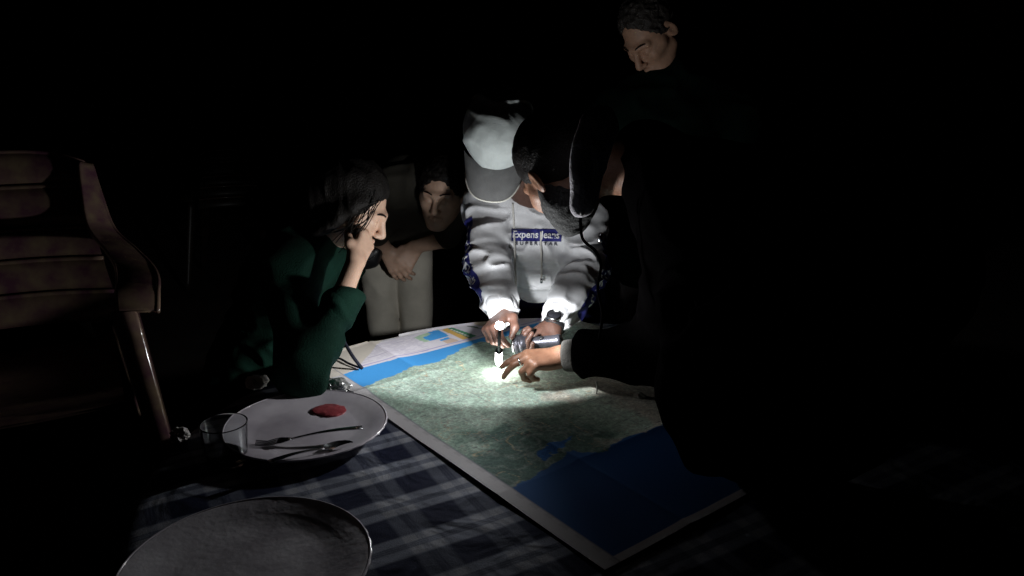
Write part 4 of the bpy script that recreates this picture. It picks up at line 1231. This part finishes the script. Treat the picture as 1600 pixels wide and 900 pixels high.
ch2 = copy_tree(ch)
M['plastic_dimmed'] = mat('dimmed_chair_plastic', (.035, .026, .020), .4, .3, 22, .12, 60)  # darkened copy of the chair plastic, the night's dark put in its colour
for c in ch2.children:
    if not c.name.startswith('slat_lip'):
        c.data = c.data.copy(); c.data.materials[0] = M['plastic_dimmed']
ch2['label'] = 'distant plastic chair at upper left, coloured dark as unlit except its slat edges'
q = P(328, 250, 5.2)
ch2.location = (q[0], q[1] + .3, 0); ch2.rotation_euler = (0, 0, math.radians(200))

# ------------------------------------------------------------------ things on the cloth
def plate(name, label, c, R, lumps, pm):
    o = empty(name, (c[0], c[1], TABLE_Z), label, 'plate', 'dinner plates')
    prof = [(.002, .003), (R * .52, .003), (R * .55, .000), (R * .60, .000), (R * .62, .004), (R * .80, .010), (R * .97, .020), (R, .0225), (R * .995, .0245), (R * .96, .0240), (R * .80, .0150), (R * .66, .0095), (R * .60, .0080), (R * .30, .0075), (.002, .0075)]
    def wob(r, z, a):
        t = max(0, (r / R - .90) / .10)
        return r * (1 + .003 * t * math.cos(36 * a + 2 * math.sin(3 * a))), z
    vs, fs = lathe(prof, 224, wob)
    mesh_obj('dish', xf(vs, np.eye(3), V(c[0], c[1], TABLE_Z)), fs, pm, o)
    rim = mesh_obj('rim_bead', *[(xf(a, np.eye(3), V(c[0], c[1], TABLE_Z)) if i == 0 else a) for i, a in enumerate(tube([V(R * .985 * math.cos(2 * math.pi * k / 160), R * .985 * math.sin(2 * math.pi * k / 160), .0238) for k in range(161)], .0020, 6, False))], M['plate'], o)
    for (px, py, s, m, nm) in lumps:
        S = Sdf(); rs = random.Random(px); S.disp = folds(.0008, (60, 60, 60), px * .1); S.amp = .001
        q = T(px, py, TABLE_Z + .008)
        for k in range(7):
            a = rs.uniform(0, 6.28); rr = s * rs.uniform(0, .62)
            S.ell(q + V(rr * math.cos(a), rr * math.sin(a), .001), (s * rs.uniform(.35, .6), s * rs.uniform(.3, .5), .0014), None, .006)
        S.mesh(nm, .0018, m, o)
    return o
M['plate_used'] = mat('plate_greasy', (.80, .76, .80), .3, .12, 13, .2, 90, col2=(.46, .42, .46), coat=.2)
plate('dinner_plate', 'pale plate with red sauce and cutlery beside the corner of the map', T(480, 676), .170, [(516, 642, .034, M['sauce'], 'sauce_smear')], M['plate'])
plate('dinner_plate', 'pale empty plate cut off by the bottom edge of the photo', T(388, 900), .188, [], M['plate_used'])
def fork(label, a, b, z, tines, mt):
    """handle end a, tine end b"""
    o = empty('fork' if tines else 'spoon', a, label, 'cutlery', 'cutlery on the plate')
    ax = nrm(b - a); up = nrm(V(0, 0, 1) - ax * ax[2]); sd = np.cross(up, ax); L = np.linalg.norm(b - a)
    path = [a + ax * L * t + up * (.004 * math.sin(t * 5)) for t in np.linspace(0, .66, 12)]
    vs, fs = band(path, [sd] * 12, [.0075 - .0045 * min(1, i / 8) for i in range(12)], .0026); mesh_obj('handle', vs, fs, mt, o)
    e = path[-1]
    if tines:
        pth = [e, e + ax * .010, e + ax * .022, e + ax * .032]
        vs, fs = band(pth, [sd] * 4, [.003, .0085, .0125, .0128], .0022); mesh_obj('neck', vs, fs, mt, o)
        for k in range(4):
            off = sd * (-.0108 + .0072 * k)
            q = [e + ax * .030 + off, e + ax * .050 + off - up * .003, e + ax * .072 + off + up * .003]
            vs, fs = band(q, [sd] * 3, [.0020, .0018, .0011], .0020); mesh_obj('tine', vs, fs, mt, o)
    else:
        S = []
        rows, n = 7, 16; vs = []; fs = []
        for th in (0, 1):
            for j in range(rows + 1):
                r = j / rows
                for k in range(n):
                    t = 2 * math.pi * k / n
                    vs.append(e + ax * (.030 + .033 * r * math.cos(t)) + sd * .020 * r * math.sin(t) + up * (-.007 * (1 - r * r) - th * .0015))
        for th in (0, 1):
            for j in range(rows):
                for k in range(n):
                    q = (th * (rows + 1) * n + j * n + k, th * (rows + 1) * n + j * n + (k + 1) % n, th * (rows + 1) * n + (j + 1) * n + (k + 1) % n, th * (rows + 1) * n + (j + 1) * n + k)
                    fs.append(q if th == 0 else q[::-1])
        mesh_obj('bowl', vs, fs, mt, o)
fork('steel fork lying on the plate, tines pointing left', T(566, 668, TABLE_Z + .030), T(398, 694, TABLE_Z + .014), 0, True, M['steel'])
fork('steel spoon lying on the plate below the fork', T(420, 722, TABLE_Z + .030), T(548, 690, TABLE_Z + .016), 0, False, M['steel'])

# drinking glass
def build_glass():
    c = T(356, 724)
    g = bpy.data.materials.new('clear_glass'); g.use_nodes = True
    b = g.node_tree.nodes['Principled BSDF']; b.inputs['Transmission Weight'].default_value = 1; b.inputs['Roughness'].default_value = .03; b.inputs['IOR'].default_value = 1.45; b.inputs['Base Color'].default_value = (.92, .95, .95, 1)
    vs, fs = lathe([(.001, .001), (.034, .001), (.037, .004), (.040, .030), (.0445, .085), (.0452, .0875), (.0435, .0878), (.0425, .085), (.0380, .030), (.0350, .010), (.001, .009)], 56, lambda r, z, a: (r * (1 - .012 * (1 if .012 < z < .07 else 0) * abs(math.cos(5 * a))), z))
    tag(mesh_obj('drinking_glass', xf(vs, np.eye(3), c), fs, g), 'clear glass tumbler standing left of the plate with the sauce', 'glass')
build_glass()
def crumple(name, label, cat, c, s, m, seed, flat=.5):
    bm = bmesh.new(); bmesh.ops.create_icosphere(bm, subdivisions=4, radius=1)
    co = np.array([v.co[:] for v in bm.verts])
    n1 = fbm2(co[:, 0] * 2.2 + co[:, 2] * 1.7 + seed, co[:, 1] * 2.2 - co[:, 2] + seed, 4, seed) ; n2 = np.abs(fbm2(co[:, 0] * 4 + co[:, 2] * 3, co[:, 1] * 4 - co[:, 2] * 2, 3, seed + 9) - .45)
    r = .55 + .8 * n1 - 1.3 * n2
    co = co * r[:, None] * V(s, s * .75, s * flat)
    co[:, 2] = np.maximum(co[:, 2], -s * flat * .5); co[:, 2] -= co[:, 2].min() - .001
    vs = co + V(c[0], c[1], c[2]); fs = [tuple(v.index for v in f.verts) for f in bm.faces]; bm.free()
    tag(mesh_obj(name, vs, fs, m, None, False), label, cat)
crumple('foil_scrap', 'crumpled silver foil between the plate and the map corner', 'foil', T(524, 612), .042, M['foil'], 3.1, .55)
crumple('paper_napkin', 'crumpled cream napkin by the elbow of the green jacket', 'napkin', T(401, 606), .030, M['paper_white'], 8.4, .8)
crumple('paper_napkin', 'small white napkin scrap under the foot of the plastic chair', 'napkin', T(282, 688), .022, M['paper_white'], 5.7, .9)
crumple('paper_napkin', 'tiny white paper scrap on the map under the pointing arm', 'napkin', T(1000, 622), .016, M['paper_white'], 6.2, .6)
